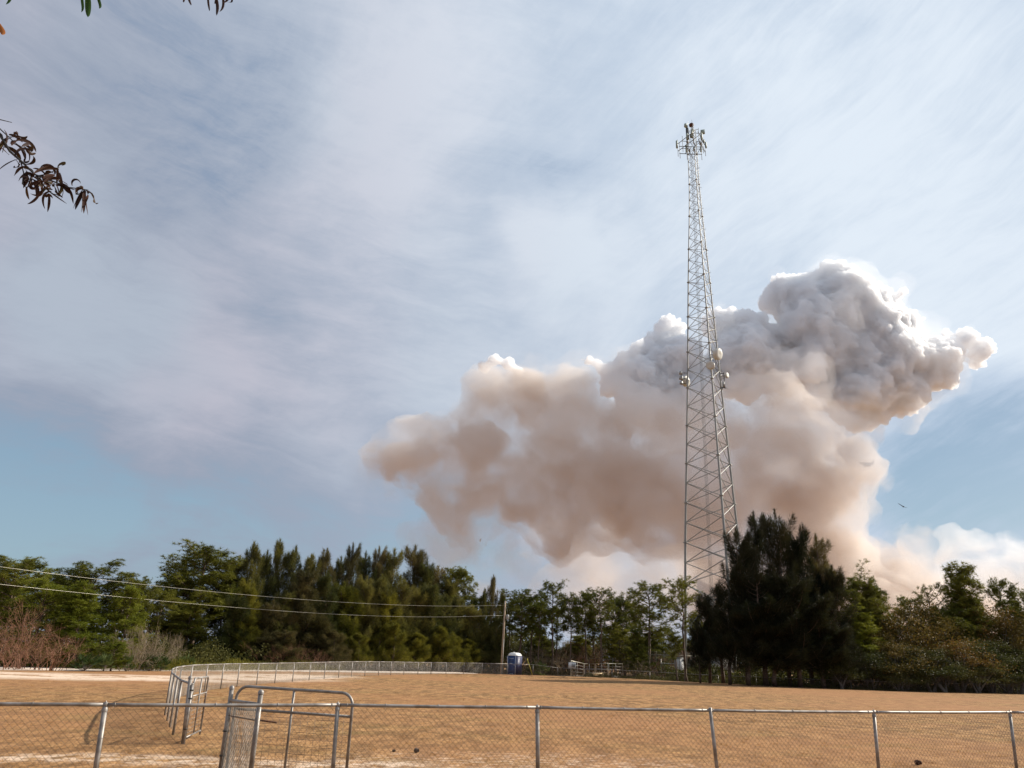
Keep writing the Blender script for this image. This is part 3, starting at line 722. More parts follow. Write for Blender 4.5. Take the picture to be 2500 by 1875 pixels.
# the tall dark casuarinas right of the tower
G_D = 'tall dark evergreens right of the tower'
for x, y, w, D, mt, v, lb in ((1722, 1452, 74, 79, None, 2, 'short dark evergreen in front of the tower foot'), (1703, 1530, 50, 78, None, 0, 'small wispy dark evergreen left of the tower foot'), (1752, 1430, 84, 80, None, 2, 'dark evergreen covering the middle tower leg'),
                              (1800, 1296, 96, 77, None, 0, 'left tall dark evergreen touching the right tower leg'), (1840, 1256, 96, 79, None, 2, 'tall dark evergreen with a rounded tip, left of the highest one'),
                              (1893, 1252, 110, 76, None, 1, 'highest dark evergreen of the clump'), (1948, 1290, 96, 77, None, 0, 'dark evergreen right of the highest one'), (1998, 1312, 84, 78, 'casub', 2, 'brownish see through evergreen at the right of the dark clump'),
                              (2030, 1385, 84, 76, None, 2, 'lower dark evergreen sloping down at the right of the clump'), (1770, 1470, 100, 75, None, 1, 'wide dark evergreen low before the tower'), (1850, 1400, 130, 74.5, None, 0, 'dark evergreen low in the middle of the clump'),
                              (1930, 1400, 140, 74, None, 1, 'dark evergreen low in front of the highest one'), (1990, 1450, 120, 74, None, 0, 'dark evergreen low at the right of the clump'), (1815, 1480, 110, 73.5, None, 1, 'dark evergreen low left of the clump middle'), (1880, 1520, 110, 73, None, 2, 'lowest dark evergreen by the field edge'), (2040, 1520, 100, 73.5, None, 1, 'low dark evergreen beside the green sloping pine')):
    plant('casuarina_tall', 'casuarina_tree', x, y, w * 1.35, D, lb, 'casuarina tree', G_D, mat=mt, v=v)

# right hand woods
G_R = 'pines in the woods at the right'
for kind, x, y, w, D, v, mt, lb in (('pine_full', 2085, 1380, 130, 80, 1, None, 'green sloping pine beside the dark evergreen clump'), ('pine_full', 2125, 1425, 110, 80, 2, None, 'green pine on the right shoulder of the sloping pine'), ('pine_full', 2100, 1480, 140, 77, 0, 'pineb', 'sunlit lower pine under the sloping pine'),
                                    ('pine_full', 2335, 1377, 130, 82, 2, None, 'tall layered pine, highest in the right hand woods'), ('pine_full', 2365, 1440, 140, 81, 0, None, 'wide pine leaning against the layered pine'), ('pine_open', 2438, 1413, 56, 84, 1, None, 'slim pine right of the layered pine'),
                                    ('pine_round', 2490, 1438, 90, 82, 1, None, 'pine cut by the right edge of the photo'), ('pine_open', 2214, 1452, 56, 84, 2, None, 'small pine top poking over the rusty trees'), ('pine_full', 2300, 1460, 110, 80, 1, None, 'green pine left of the layered pine')):
    plant(kind, 'pine_tree', x, y, w * 1.15, D, lb, 'pine tree', G_R, mat=mt, v=v)
plant('pine_dead', 'pine_tree', 2263, 1425, 78, 83, 'thin half bare pine above the rusty trees', 'pine tree', G_R)
for x, y, w, D, mt, lb in ((2210, 1470, 150, 79, 'oak', 'big rusty leaved tree left of the half bare pine'), (2150, 1535, 110, 77, 'oak', 'rusty tree right of the sloping pine'), (2270, 1500, 130, 79, 'oak', 'rusty tree below the half bare pine'), (2420, 1480, 120, 80, 'oak', 'rusty tree right of the layered pine'),
                           (2475, 1500, 120, 79, 'oak', 'rusty tree by the right edge'), (2120, 1590, 110, 74, 'oakg', 'dark bush at the foot of the sloping pine'), (2190, 1570, 130, 74, 'oak', 'shaded rusty bush behind the dark fence'), (2260, 1580, 130, 73.5, 'oakg', 'shaded olive bush behind the dark fence'),
                           (2330, 1560, 140, 75, 'oak', 'shaded rusty tree below the layered pine'), (2400, 1560, 130, 76, 'oakg', 'shaded olive tree behind the fence at the right'), (2470, 1575, 130, 77, 'oakg', 'dark tree at the lower right edge'), (2050, 1610, 90, 73, 'oakg', 'low dark bush at the foot of the evergreen clump'),
                           (2300, 1620, 110, 73, 'oakg', 'low dark bush at the middle of the right fence'), (2380, 1625, 110, 73.5, 'oakg', 'low dark bush second from the right edge'), (2450, 1630, 110, 75, 'oakg', 'low dark bush nearest the right edge'), (2190, 1625, 100, 73, 'oakg', 'low dark bush right of the evergreen clump'), (2545, 1500, 150, 80, 'oak', 'rusty tree just cut off at the right edge'), (2530, 1600, 120, 77, 'oakg', 'dark bush just cut off at the right edge')):
    plant('broadleaf', 'thicket_tree', x, y, w * 1.1, D, lb, 'tree', 'leafy trees in the right hand woods', mat=mt)

# far woods: one mass that closes the gaps low between the trunks
rng = np.random.default_rng(8)
n = 90000
tx = rng.random(n); line = np.array([(-75, 86), (-38, 80), (-22, 98), (-5, 120), (12, 124), (30, 122), (42, 104), (75, 106)], float)
k_ = np.linspace(0, 1, len(line)); X = np.interp(tx, k_, line[:, 0]) + rng.normal(0, 1.4, n); Y = np.interp(tx, k_, line[:, 1]) + rng.normal(0, 1.8, n)
hh = 4.6 + 1.5 * np.sin(X * 0.45) + 0.9 * np.sin(X * 1.15 + 2); Z = rng.random(n) ** 0.8 * np.clip(hh, 1.2, 9)
Vv, Ff = leaves(np.stack([X, Y, Z], 1), rng.normal(size=(n, 3)), rng.uniform(0.25, 0.5, n), rng.uniform(0.07, 0.16, n), rng)
tag(link('woods', new_mesh('woods', Vv, None, Ff), M['oakg']), 'dark low woodland undergrowth behind all the trees', None, None, 'stuff')
# brambles and weeds at the wood's edge
def scatter_line(pts, n, hmax, seed, mat, name, label, spread=1.0, hang=0.0):
    rng = np.random.default_rng(seed); pts = np.array(pts, float); s = rng.random(n); k = np.linspace(0, 1, len(pts))
    X = np.interp(s, k, pts[:, 0]) + rng.normal(0, spread, n); Y = np.interp(s, k, pts[:, 1]) + rng.normal(0, spread, n)
    hm = hmax * (0.45 + 0.55 * np.abs(np.sin(X * 0.9) * np.sin(X * 2.3 + 1))); Z = ground_z(X, Y) + rng.random(n) * hm
    D = rng.normal(0, 0.5, (n, 3)); D[:, 2] = 1.0
    V, F = strands(np.stack([X, Y, Z], 1), D, rng.uniform(0.12, 0.4, n), rng.uniform(0.010, 0.03, n), rng, 0.2)
    tag(link(name, new_mesh(name, V, F), M[mat]), label, None, None, 'stuff')
scatter_line([(-40, 62), (-28, 62.5), (-23, 70), (-17, 84)], 16000, 0.9, 4, 'casuo', 'weeds', 'green and rusty weeds along the verge at the left trees', 0.7)
scatter_line([(-24, 78), (-17, 84), (-9, 94), (0, 100), (9, 101)], 14000, 0.8, 6, 'oakg', 'verge_weeds', 'dark weeds at the foot of the evergreen row', 0.7)
scatter_line([(9, 92), (14, 91.5), (18, 88.5), (23, 81), (28, 75), (35, 73.5), (48, 78)], 16000, 0.9, 9, 'oakg', 'ditch_weeds', 'shaded weeds behind the far fence', 0.6)

def mass(pts, n, h, spread, seed, name, label, mat):
    rng = np.random.default_rng(seed); pts = np.array(pts, float); s = rng.random(n); k = np.linspace(0, 1, len(pts))
    X = np.interp(s, k, pts[:, 0]) + rng.normal(0, spread, n); Y = np.interp(s, k, pts[:, 1]) + rng.normal(0, spread, n)
    hm = h * (0.6 + 0.4 * np.sin(X * 0.8) * np.sin(Y * 0.7 + X * 0.3)); Z = ground_z(X, Y) + rng.random(n) * hm
    V, F = leaves(np.stack([X, Y, Z], 1), rng.normal(size=(n, 3)), rng.uniform(0.12, 0.3, n), rng.uniform(0.03, 0.08, n), rng)
    tag(link(name, new_mesh(name, V, None, F), M[mat]), label, None, None, 'stuff')
mass([(19, 92), (23, 86), (27, 80), (34, 79), (44, 80), (60, 86)], 42000, 2.3, 1.4, 31, 'undergrowth', 'dark undergrowth between the trunks of the right hand woods', 'oakg')
mass([(-48, 66), (-30, 67), (-25, 76), (-20, 84)], 26000, 2.6, 1.3, 33, 'undergrowth', 'dark undergrowth under the pines at the left', 'oakg')
# ------------------------------------------------------------------ chain-link fences
def chain(a, b, z0, z1, pitch=0.041, r=0.0019, flat=False, rows=None):
    """diamond mesh between two ground points a and b (x, y), each wire a zigzag; z0, z1: (bottom, top) at a and at b"""
    a = np.array(a, float); b = np.array(b, float); L = np.linalg.norm(b - a); u = (b - a) / L; nrm = np.array([-u[1], u[0]])
    nw = max(2, int(round(L / pitch))); h = z0[1] - z0[0]; nr = rows or max(2, int(round(h / (pitch * 0.98))))
    mb = MB(); Vs = []
    base = np.arange(nw)[:, None] * pitch + ((np.arange(nw)[:, None] + np.arange(nr + 1)[None, :]) % 2) * pitch   # neighbouring wires meet at alternate knots
    base = np.clip(base, 0, L); f = base / L
    t = np.linspace(0, 1, nr + 1)[None, :]
    zb = z0[0] + (z1[0] - z0[0]) * f; zt = z0[1] + (z1[1] - z0[1]) * f; Z = zb + (zt - zb) * t
    off = np.where((np.arange(nw)[:, None] + np.arange(nr + 1)[None, :]) % 2, -1.0, 1.0) * r
    P = np.stack([a[0] + u[0] * base + nrm[0] * off, a[1] + u[1] * base + nrm[1] * off, Z], -1)          # wires, knots, 3
    A = P[:, :-1].reshape(-1, 3); B = P[:, 1:].reshape(-1, 3); n = len(A)
    d = B - A; d /= np.linalg.norm(d, axis=1)[:, None] + 1e-9; n3 = np.array([nrm[0], nrm[1], 0.0]); s = np.cross(d, n3)
    if flat:
        V = np.stack([A - s * r, A + s * r, B + s * r, B - s * r], 1).reshape(-1, 3); return mb.add(V, Q=np.arange(4 * n).reshape(-1, 4))
    ring = [s * r, -s * r * 0.5 + n3 * r * 0.87, -s * r * 0.5 - n3 * r * 0.87]
    V = np.stack([A + q for q in ring] + [B + q for q in ring], 1).reshape(-1, 3); i = np.arange(n)[:, None] * 6
    Q = np.concatenate([i + np.array([[0, 1, 4, 3]]), i + np.array([[1, 2, 5, 4]]), i + np.array([[2, 0, 3, 5]])], 0)
    return mb.add(V, Q=Q)


def merge(mbs):
    m = MB()
    for q in mbs:
        for V in q.V: m.V.append(V)
        for T in q.T: m.T.append(T + m.n)
        for Q in q.Q: m.Q.append(Q + m.n)
        m.n += q.n
    return m


def post(mb, x, y, z0, z1, r, lean=(0, 0), cap=True):
    top = np.array([x, y, z1]); bot = np.array([x + lean[0], y + lean[1], z0])
    mb.tube([bot, top], r, 10)
    if cap: mb.lathe(top - (0, 0, 0.005), (0, 0, 1), [(0, r * 1.18), (0.03, r * 1.18), (0.045, r * 0.95), (0.06, r * 0.3), (0.062, 0)], 10)
    return mb


# the near fence across the whole picture
NEAR = [at(x, y, 1.07) for x, y in ((-420, 1713), (258, 1720.5), (825, 1721), (1312, 1727), (1734, 1734.5), (2133, 1738.5), (2465, 1739), (2790, 1742))]
root = empty('chain_link_fence', (NEAR[3][0], NEAR[3][1], 0), 'near galvanised chain link fence running across the whole foreground', 'fence')
inv = np.array(root.location)
rm = MB()
for a, b in zip(NEAR, NEAR[1:]):
    n = 10; q = np.linspace(0, 1, n)[:, None]; P = a + (b - a) * q; P[:, 2] -= 0.006 * np.sin(q[:, 0] * math.pi); rm.tube(P - inv, 0.0215, 12)
rm.build('top_rail', M['galv'], root, True)
tm = MB()
for a, b in zip(NEAR, NEAR[1:]):
    for f in (0.03, 0.25, 0.47, 0.70, 0.97):
        P = a + (b - a) * (f + trng.uniform(-0.03, 0.03)); d = (b - a) / np.linalg.norm(b - a)
        tm.lathe(P - inv - d * 0.004, d, [(0, 0.022), (0, 0.0265), (0.009, 0.0265), (0.009, 0.022)], 10)
        tm.tube([P - inv + (0, -0.024, 0.0), P - inv + (0, -0.026, -0.05)], 0.002, 4)
tm.build('tie_wire', M['galv'], root)
LEAN = {1: (0.02, 0.03), 2: (0.02, 0.0), 3: (0.03, 0), 4: (0.08, 0), 5: (-0.03, 0), 6: (-0.05, 0), 7: (0, 0), 0: (0, 0)}
for k, P in enumerate(NEAR):
    pm = MB(); ln = LEAN[k]; ztop = 1.045 if k != 4 else 1.13
    x, y, _ = P - inv; r = 0.030 if k in (1, 3) else 0.027
    pm.tube([(x + ln[0], y + 0.02 + ln[1], -0.05), (x, y + 0.0, ztop - 0.02)], r, 12)
    if k != 4:
        pm.lathe((x, y, ztop - 0.05), (0, 0, 1), [(0, r * 1.2), (0.03, r * 1.25), (0.05, r * 0.9), (0.075, 0.016), (0.10, 0.012), (0.125, 0.0)], 10)
        pm.lathe((x - 0.027, y, 1.07), (1, 0, 0), [(0, 0.022), (0, 0.028), (0.054, 0.028), (0.054, 0.022)], 12)
    for zt in (0.93, 0.70, 0.35): pm.lathe((x + ln[0] * (1 - zt), y + ln[1] * (1 - zt) + 0.01, zt), (0, 0, 1), [(0, r), (0, r + 0.004), (0.006, r + 0.004), (0.006, r)], 10)
    pm.build('post', M['galv'], root, True)
merge([chain(a[:2] - inv[:2], b[:2] - inv[:2], (0.03, 1.05), (0.03, 1.05), r=0.0017) for a, b in zip(NEAR, NEAR[1:])]).build('mesh_fabric', M['wire'], root)
bm_ = MB()
for a, b in zip(NEAR, NEAR[1:]):
    bm_.tube([(a - inv) * (1, 1, 0) + (0, 0, .04), (b - inv) * (1, 1, 0) + (0, 0, .04)], 0.002, 4)
bm_.build('tension_wire', M['galv'], root)

# gate posts and short panel where the near opening begins
P1 = at(566, 1681, 1.2); P2 = at(637, 1692, 1.2)
root = empty('short_fence', (P1[0], P1[1], 0), 'short chain link panel between two capped posts left of the open rounded gate', 'fence')
inv = np.array(root.location)
for P, r, ln in ((P1, 0.031, (0.0, 0.0)), (P2, 0.033, (0.0, 0.0))):
    post(MB(), *(P - inv)[:2], -0.05, 1.19, r, ln).build('post', M['galv'], root, True)
A_ = P1 - inv; B_ = P2 - inv
MB().tube([A_ + (0, 0, -0.16), B_ + (0, 0, -0.14)], 0.022, 10).build('top_rail', M['galv'], root, True)
MB().tube([A_ + (0, 0, -0.36), B_ + (0, 0, -0.34)], 0.010, 8).build('stretcher_bar', M['wire'], root, True)
merge([chain(A_[:2] + (-0.01, 0.0), B_[:2] + (-0.02, 0), (0.03, 1.03), (0.03, 1.05), r=0.0026), chain(A_[:2] + (0.02, 0.03), B_[:2] + (-0.02, 0.03), (0.03, 1.02), (0.03, 1.02), r=0.0026)]).build('mesh_fabric', M['wirefar'], root)
cb = MB()
for z in (0.3, 0.62, 0.98): cb.lathe(A_ + (0, 0, z - 1.2), (0, 0, 1), [(0, 0.036), (0, 0.042), (0.022, 0.042), (0.022, 0.036)], 10)
cb.build('clamp', M['dark'], root)

# rounded tube gate standing open behind the near fence
gl = P1 + (0.05, 0.02, 0); gr = at(861, 1716, 1.08)
gl[2] = 0; gr[2] = 0
root = empty('round_cornered_gate', (gl[0], gl[1], 0), 'open tube gate with rounded top corners and wire infill behind the near fence', 'gate')
inv = np.array(root.location); u_ = (gr - gl); GLEN = np.linalg.norm(u_); u_ /= GLEN


def gate_pts(s, z): return u_ * s + np.array([0, 0, z])


def zt(s): return 1.235 - 0.03 * s / GLEN


Rr = 0.17; arc = lambda cx, cz, a0, a1: [gate_pts(cx + Rr * math.cos(a), cz + Rr * math.sin(a)) for a in np.linspace(a0, a1, 7)]
fr = [gate_pts(0.03, 0.12)] + arc(0.03 + Rr, zt(0) - Rr, math.pi, math.pi / 2) + arc(GLEN - Rr, zt(GLEN) - Rr, math.pi / 2, 0) + [gate_pts(GLEN, 0.08), gate_pts(GLEN, 0.08)]
MB().tube(fr[:-1], 0.021, 10).tube([gate_pts(0.03, 0.13), gate_pts(GLEN, 0.10)], 0.019, 8).build('gate_frame', M['galv'], root, True)
bb = MB(); bb.tube([gate_pts(0.04, 0.93), gate_pts(GLEN - 0.01, 0.90)], 0.019, 8); bb.build('cross_rail', M['galv'], root, True)
MB().tube([gate_pts(GLEN * 0.50, 0.11), gate_pts(GLEN * 0.505, zt(GLEN * .5))], 0.018, 8).build('upright', M['galv'], root, True)
wm = MB()
for k in range(1, 9): wm.tube([gate_pts(0.04, 0.12 + 0.092 * k), gate_pts(GLEN - 0.01, 0.10 + 0.092 * k - 0.01 * math.sin(k))], 0.0022, 4)
for k in range(1, 17): wm.tube([gate_pts(GLEN * k / 17, 0.11), gate_pts(GLEN * k / 17, 0.91)], 0.0019, 4)
wm.build('wire_infill', M['wire'], root)
MB().tube([gate_pts(0.32, 0.80), gate_pts(0.72, 0.775)], 0.012, 8).build('latch_bar', M['rust'], root, True)

# the far gate by the end of the curved fence
H0 = np.array([-6.1, 16.25, 0]); root = empty('wire_gate', H0, 'narrow open wire gate beside the end of the curved fence', 'gate')
g1 = at(488, 1791, 0.06) - H0; g1[2] = 0; e = g1.copy(); L1 = np.linalg.norm(e); e /= L1
top = 1.17
a0 = [e * 0.10 + (0, 0, 0.09), e * 0.10 + (0, 0, top - 0.1), e * 0.16 + (0, 0, top), e * (L1 - 0.05) + (0, 0, top), e * L1 + (0, 0, top - 0.05), e * L1 + (0, 0, 0.04)]
MB().tube(a0, 0.020, 8).tube([e * .1 + (0, 0, .10), e * L1 + (0, 0, .12)], 0.018, 8).build('gate_frame', M['galv'], root, True)
MB().tube([e * .1 + (0, 0, .84), e * L1 + (0, 0, .86)], 0.018, 8).build('cross_rail', M['galv'], root, True)
MB().tube([e * (L1 * .56) + (0, 0, .1), e * (L1 * .56) + (0, 0, top)], 0.016, 8).build('upright', M['galv'], root, True)
wm = MB()
for k in range(1, 10): wm.tube([e * .1 + (0, 0, .1 + .078 * k), e * L1 + (0, 0, .12 + .078 * k)], 0.0032, 4)
for k in range(1, 5): wm.tube([e * (L1 * k / 5) + (0, 0, .1), e * (L1 * k / 5) + (0, 0, .84)], 0.0025, 4)
wm.build('wire_infill', M['galv'], root)
ch = MB()
for k in range(9): ch.lathe(e * L1 + (0.0, -0.02, 0.88 - k * 0.045), (1, 0.3 * (k % 2), 0), [(-0.008, .008), (-0.008, .02), (.008, .02), (.008, .008)], 6)
ch.build('chain', M['rust'], root)
root2 = empty('gate_post', H0, 'capped steel gate post carrying the narrow wire gate', 'post')
post(MB(), -0.06, 0, -0.05, 1.17, 0.036, (0.06, 0)).build('shaft', M['galv'], root2, True)
cl = MB()
for z in (0.25, 0.8, 0.95): cl.lathe((0, 0, z), (0, 0, 1), [(0, .037), (0, .043), (.025, .043), (.025, .037)], 10)
cl.build('hinge', M['dark'], root2)

# the curved fence from that gate round the field, then behind the field and off to the right
RAILPX = [(425, 1665), (431, 1656), (439, 1644), (453, 1634), (477, 1627), (513, 1623), (561, 1620), (621, 1618.5), (730, 1616.6), (947, 1616), (1099, 1616.7)]
CP = [(-6.1, 16.25), (-6.45, 16.75), (-7.65, 19.4), (-9.1, 22.6), (-10.7, 26.6), (-12.0, 31.2), (-12.8, 36.2), (-13.2, 41.5), (-12.9, 48), (-12.2, 55), (-11.2, 63), (-9.3, 72), (-6.4, 80.5), (-2.6, 86.2), (0.5, 87.6), (6, 89.9), (12, 90.0), (17.0, 87.2), (20.2, 83.1), (23.2, 78.9), (28.3, 74.2), (35.2, 72.6), (47.8, 76.3), (60, 81.5)]
CP = np.array(CP, float); seg = np.concatenate([[0], np.cumsum(np.linalg.norm(np.diff(CP, axis=0), axis=1))])
from_s = lambda s: np.array([np.interp(s, seg, CP[:, 0]), np.interp(s, seg, CP[:, 1])])


def run_fence(s0, s1, spacing, label, wire, fr=0.0235, hgt=1.07, flat=True, pitch=0.041, wr=0.0026, extra=None):
    n = int(round((s1 - s0) / spacing)); S = np.linspace(s0, s1, n + 1); pts = [from_s(s) for s in S]
    P0 = pts[0]; root = empty('chain_link_fence', (P0[0], P0[1], 0), label, 'fence')
    Z = [gz(*p) for p in pts]; rail = MB(); fab = []
    for p, q, za, zb in zip(pts, pts[1:], Z, Z[1:]):
        rail.tube([(p[0] - P0[0], p[1] - P0[1], za + hgt), (q[0] - P0[0], q[1] - P0[1], zb + hgt)], fr, 8)
        fab.append(chain(p - P0, q - P0, (za + 0.03, za + hgt - 0.01), (zb + 0.03, zb + hgt - 0.01), pitch, wr, flat))
    rail.build('top_rail', M['galv'], root, True); merge(fab).build('mesh_fabric', M[wire], root)
    for p, z in zip(pts, Z):
        MB().tube([(p[0] - P0[0], p[1] - P0[1], z - 0.05), (p[0] - P0[0], p[1] - P0[1], z + hgt - 0.01)], 0.028, 8).build('post', M['galv'], root, True)
    return root


sA = float(seg[14]); sB = float(seg[16])
run_fence(0.0, 14.0, 1.75, 'closely posted end of the curved chain link fence next to the narrow wire gate', 'wirefar', wr=0.0042)
run_fence(14.0, sA, 2.95, 'long curved chain link fence sweeping round the left side of the field', 'wirefar', wr=0.0042)
run_fence(sA, sB, 3.05, 'chain link fence behind the field from the blue toilet to the brush pile', 'wire', wr=0.0024)
run_fence(sB, float(seg[-1]), 4.4, 'shaded chain link fence along the dark woods at the right', 'wire', wr=0.0022)
# ------------------------------------------------------------------ lattice tower
TC = np.array([25.72, 95.0, 0.0]); TZ0 = gz(25.72, 95.0)
ZL = [0, 9.25, 11.0, 16.0, 21.0, 26.1, 31.2, 36.4, 41.5, 46.7, 51.9, 57.1, 62.4, 67.7, 72.9, 77.4]
wid = lambda z: float(np.interp(z, [0, 16, 26.1, 36.4, 46.7, 51.9, 57.1, 62.4, 67.7, 75], [8.0, 6.74, 5.62, 4.53, 3.55, 3.05, 2.5, 1.9, 1.45, 1.34]))


def leg(i, z):
    w = wid(z)
    return np.array([(-w / 2, w * 0.289, z), (0, -w * 0.577, z), (w / 2, w * 0.289, z)][i])


root = empty('lattice_tower', (TC[0], TC[1], TZ0), 'tall three legged steel lattice radio tower in front of the smoke', 'radio tower')
for i in range(3):
    mb = MB(); mb.tube([leg(i, z) for z in ZL], np.interp(ZL, [0, 30, 75], [0.17, 0.12, 0.045]), 10)
    mb.build('leg', M['tower'], root, True)
fm = MB()
for z in ZL[2:-1]:
    r = float(np.interp(z, [0, 30, 75], [0.30, 0.24, 0.12]))
    for i in range(3): fm.lathe(leg(i, z) - (0, 0, 0.05), (0, 0, 1), [(0, 0), (0, r), (0.10, r), (0.10, 0)], 10)
fm.build('flange', M['tower'], root)
for i in range(3):
    j = (i + 1) % 3; mb = MB()
    for a, b in zip(ZL[2:-1], ZL[3:]):
        n = 2 if b < 42 else 3 if b < 63 else 4
        if b > 73: n = 3
        zz = np.linspace(a, b, n + 1); r = float(np.interp(a, [0, 35, 75], [0.060, 0.044, 0.019]))
        for p, q in zip(zz, zz[1:]):
            mb.tube([leg(i, p), leg(j, q)], r, 5, False); mb.tube([leg(j, p), leg(i, q)], r, 5, False)
        if a > 50: mb.tube([leg(i, a), leg(j, a)], r * 0.9, 5, False)
    # foot section: struts up from the ring, K braces
    mid = (leg(i, 9.25) + leg(j, 9.25)) / 2
    mb.tube([leg(i, 9.25), leg(j, 9.25)], 0.07, 6, False); mb.tube([leg(i, 11), mid], 0.07, 6, False); mb.tube([leg(j, 11), mid], 0.07, 6, False)
    for L in (i, j):
        mb.tube([mid, leg(L, 5.6)], 0.06, 5, False); mb.tube([mid, leg(L, 0.3)], 0.07, 5, False); mb.tube([leg(L, 5.6), mid * .5 + leg(L, .3) * .5], 0.045, 5, False)
    mb.build('bracing', M['tower'], root)
# waveguide ladder inside
lm = MB(); lx = lambda z: np.array([-wid(z) * 0.12 - 0.10, -wid(z) * 0.02, z])
for dx_ in (-0.17, 0.17): lm.tube([lx(z) + (dx_, 0, 0) for z in np.linspace(0.3, 73, 15)], 0.020, 5, False)
for z in np.arange(0.5, 72.5, 0.9): lm.tube([lx(z) + (-0.17, 0, 0), lx(z) + (0.17, 0, 0)], 0.007, 4, False)
lm.build('cable_ladder', M['tower'], root)
cm = MB()
for k in range(2): cm.tube([lx(z) + (-0.06 + 0.1 * k, 0.04, 0) for z in np.linspace(0.3, 72, 15)], 0.013, 5, False)
cm.build('cable', M['dark'], root)
pg = MB()
for z in np.arange(3, 72, 0.45):
    p = leg(2, z); pg.tube([p, p + (0.22, -0.02, 0)], 0.010, 4, False)
for z in np.arange(40, 74, 3.4): pg.tube([leg(2, z), leg(2, z) + (0.3, 0, 0)], 0.03, 4, False)
pg.build('step_bolts', M['tower'], root)
rod = MB(); rod.tube([(0.15, 0.2, 76.9), (0.15, 0.2, 79.0)], 0.022, 5); rod.tube([(-0.1, -0.3, 76.0), (-0.1, -0.3, 77.5)], 0.05, 6)
rod.tube([(0.0, 0.1, 76.9), (1.0, -0.1, 77.1)], 0.04, 5); rod.build('mast', M['tower'], root)
MB().lathe((-0.1, -0.3, 77.35), (0, 0, 1), [(0, 0), (0, .22), (.12, .34), (.35, .36), (.5, .26), (.6, 0)], 12).build('beacon', M['rust'], root, True)

# antenna frames round the head
for k, ang in enumerate((-150, -30, 90)):
    a = math.radians(ang); o_ = np.array([math.cos(a), math.sin(a), 0]); s_ = np.array([-math.sin(a), math.cos(a), 0])
    r_ = empty('antenna_frame', (TC[0], TC[1], TZ0), ['pipe frame holding antennas on the left face of the tower head', 'pipe frame holding antennas on the right face of the tower head', 'pipe frame holding antennas on the rear face of the tower head'][k], 'antenna mount', 'antenna frames round the tower head')
    fb = MB()
    for z in (73.70, 75.00):
        fb.tube([o_ * 1.35 + s_ * -1.7 + (0, 0, z), o_ * 1.35 + s_ * 1.7 + (0, 0, z)], 0.05, 6)
        fb.tube([o_ * 0.4 + s_ * -0.4 + (0, 0, z), o_ * 1.35 + s_ * -0.9 + (0, 0, z)], 0.04, 5); fb.tube([o_ * 0.4 + s_ * 0.4 + (0, 0, z), o_ * 1.35 + s_ * 0.9 + (0, 0, z)], 0.04, 5)
    fb.tube([o_ * 0.5 + (0, 0, 72.40), o_ * 1.35 + (0, 0, 73.70)], 0.04, 5)
    fb.build('boom', M['dark'], r_)
    for q, sx in enumerate((-1.65, -0.6, 0.55, 1.6)):
        c = o_ * 1.42 + s_ * sx; MB().tube([c + (0, 0, 72.70 + 0.2 * (q % 2)), c + (0, 0, 75.70)], 0.035, 6).build('pipe', M['tower'], r_)
        if (q + k) % 4 != 1:
            h_ = (1.3, 0.6, 1.0, 0.45)[(q * 3 + k) % 4]
            MB().box(c + o_ * 0.16 + (0, 0, 74.80), (0.26, 0.17, h_), a + math.pi / 2, 0.94).lathe(c + o_ * 0.02 + (0, 0, 74.70), o_, [(0, .05), (.12, .05)], 6).build('antenna', M['antenna'], r_)
    MB().box(o_ * 1.2 + s_ * 0.2 + (0, 0, 74.20), (0.35, 0.2, 0.4), a).build('radio_unit', M['grey'], r_)
r_ = empty('panel_antenna', (TC[0], TC[1], TZ0), 'long dark panel antenna standing at the left of the tower head', 'antenna', 'panel antennas of the tower head')
MB().box((-0.80, -0.4, 75.9), (0.34, 0.3, 2.0), 0.2, 0.95).build('panel', M['dark'], r_); MB().tube([(-0.80, -0.15, 74.2), (-0.80, -0.15, 77.5)], 0.04, 6).build('pipe', M['tower'], r_)
MB().box((-0.95, -0.4, 77.4), (0.55, 0.3, 0.6), 0.7, 0.8).tube([(-0.9, -0.3, 77.0), (-0.55, -0.3, 78.2)], 0.03, 4).build('square_antenna', M['antenna'], r_)
r_ = empty('panel_antenna', (TC[0], TC[1], TZ0), 'square green grey panel antenna sticking out at the right of the tower head', 'antenna', 'panel antennas of the tower head')
MB().box((1.45, -0.6, 76.2), (0.62, 0.25, 0.68), -0.3, 0.96).build('panel', M['antenna'], r_)
MB().tube([(0.5, -0.2, 76.3), (1.4, -0.45, 75.95)], 0.045, 5).tube([(0.5, -0.2, 74.4), (1.35, -0.5, 75.7)], 0.035, 5).tube([(1.4, -0.42, 74.6), (1.4, -0.42, 76.2)], 0.04, 5).build('arm', M['dark'], r_)
r_ = empty('microwave_radio', (TC[0], TC[1], TZ0), 'cluster of small radio boxes near the centre of the tower head', 'radio unit')
MB().box((-0.25, -0.75, 75.3), (0.5, 0.3, 0.55), 0.2).build('box', M['antenna'], r_); MB().box((-0.1, -0.72, 76.3), (0.4, 0.3, 0.35), 0.1).build('box', M['antenna'], r_)
MB().tube([(-0.5, -0.7, 75.2), (0.3, -0.72, 76.0)], 0.05, 5).tube([(-0.4, -0.72, 76.0), (0.5, -0.6, 76.6)], 0.04, 5).build('bracket', M['dark'], r_)


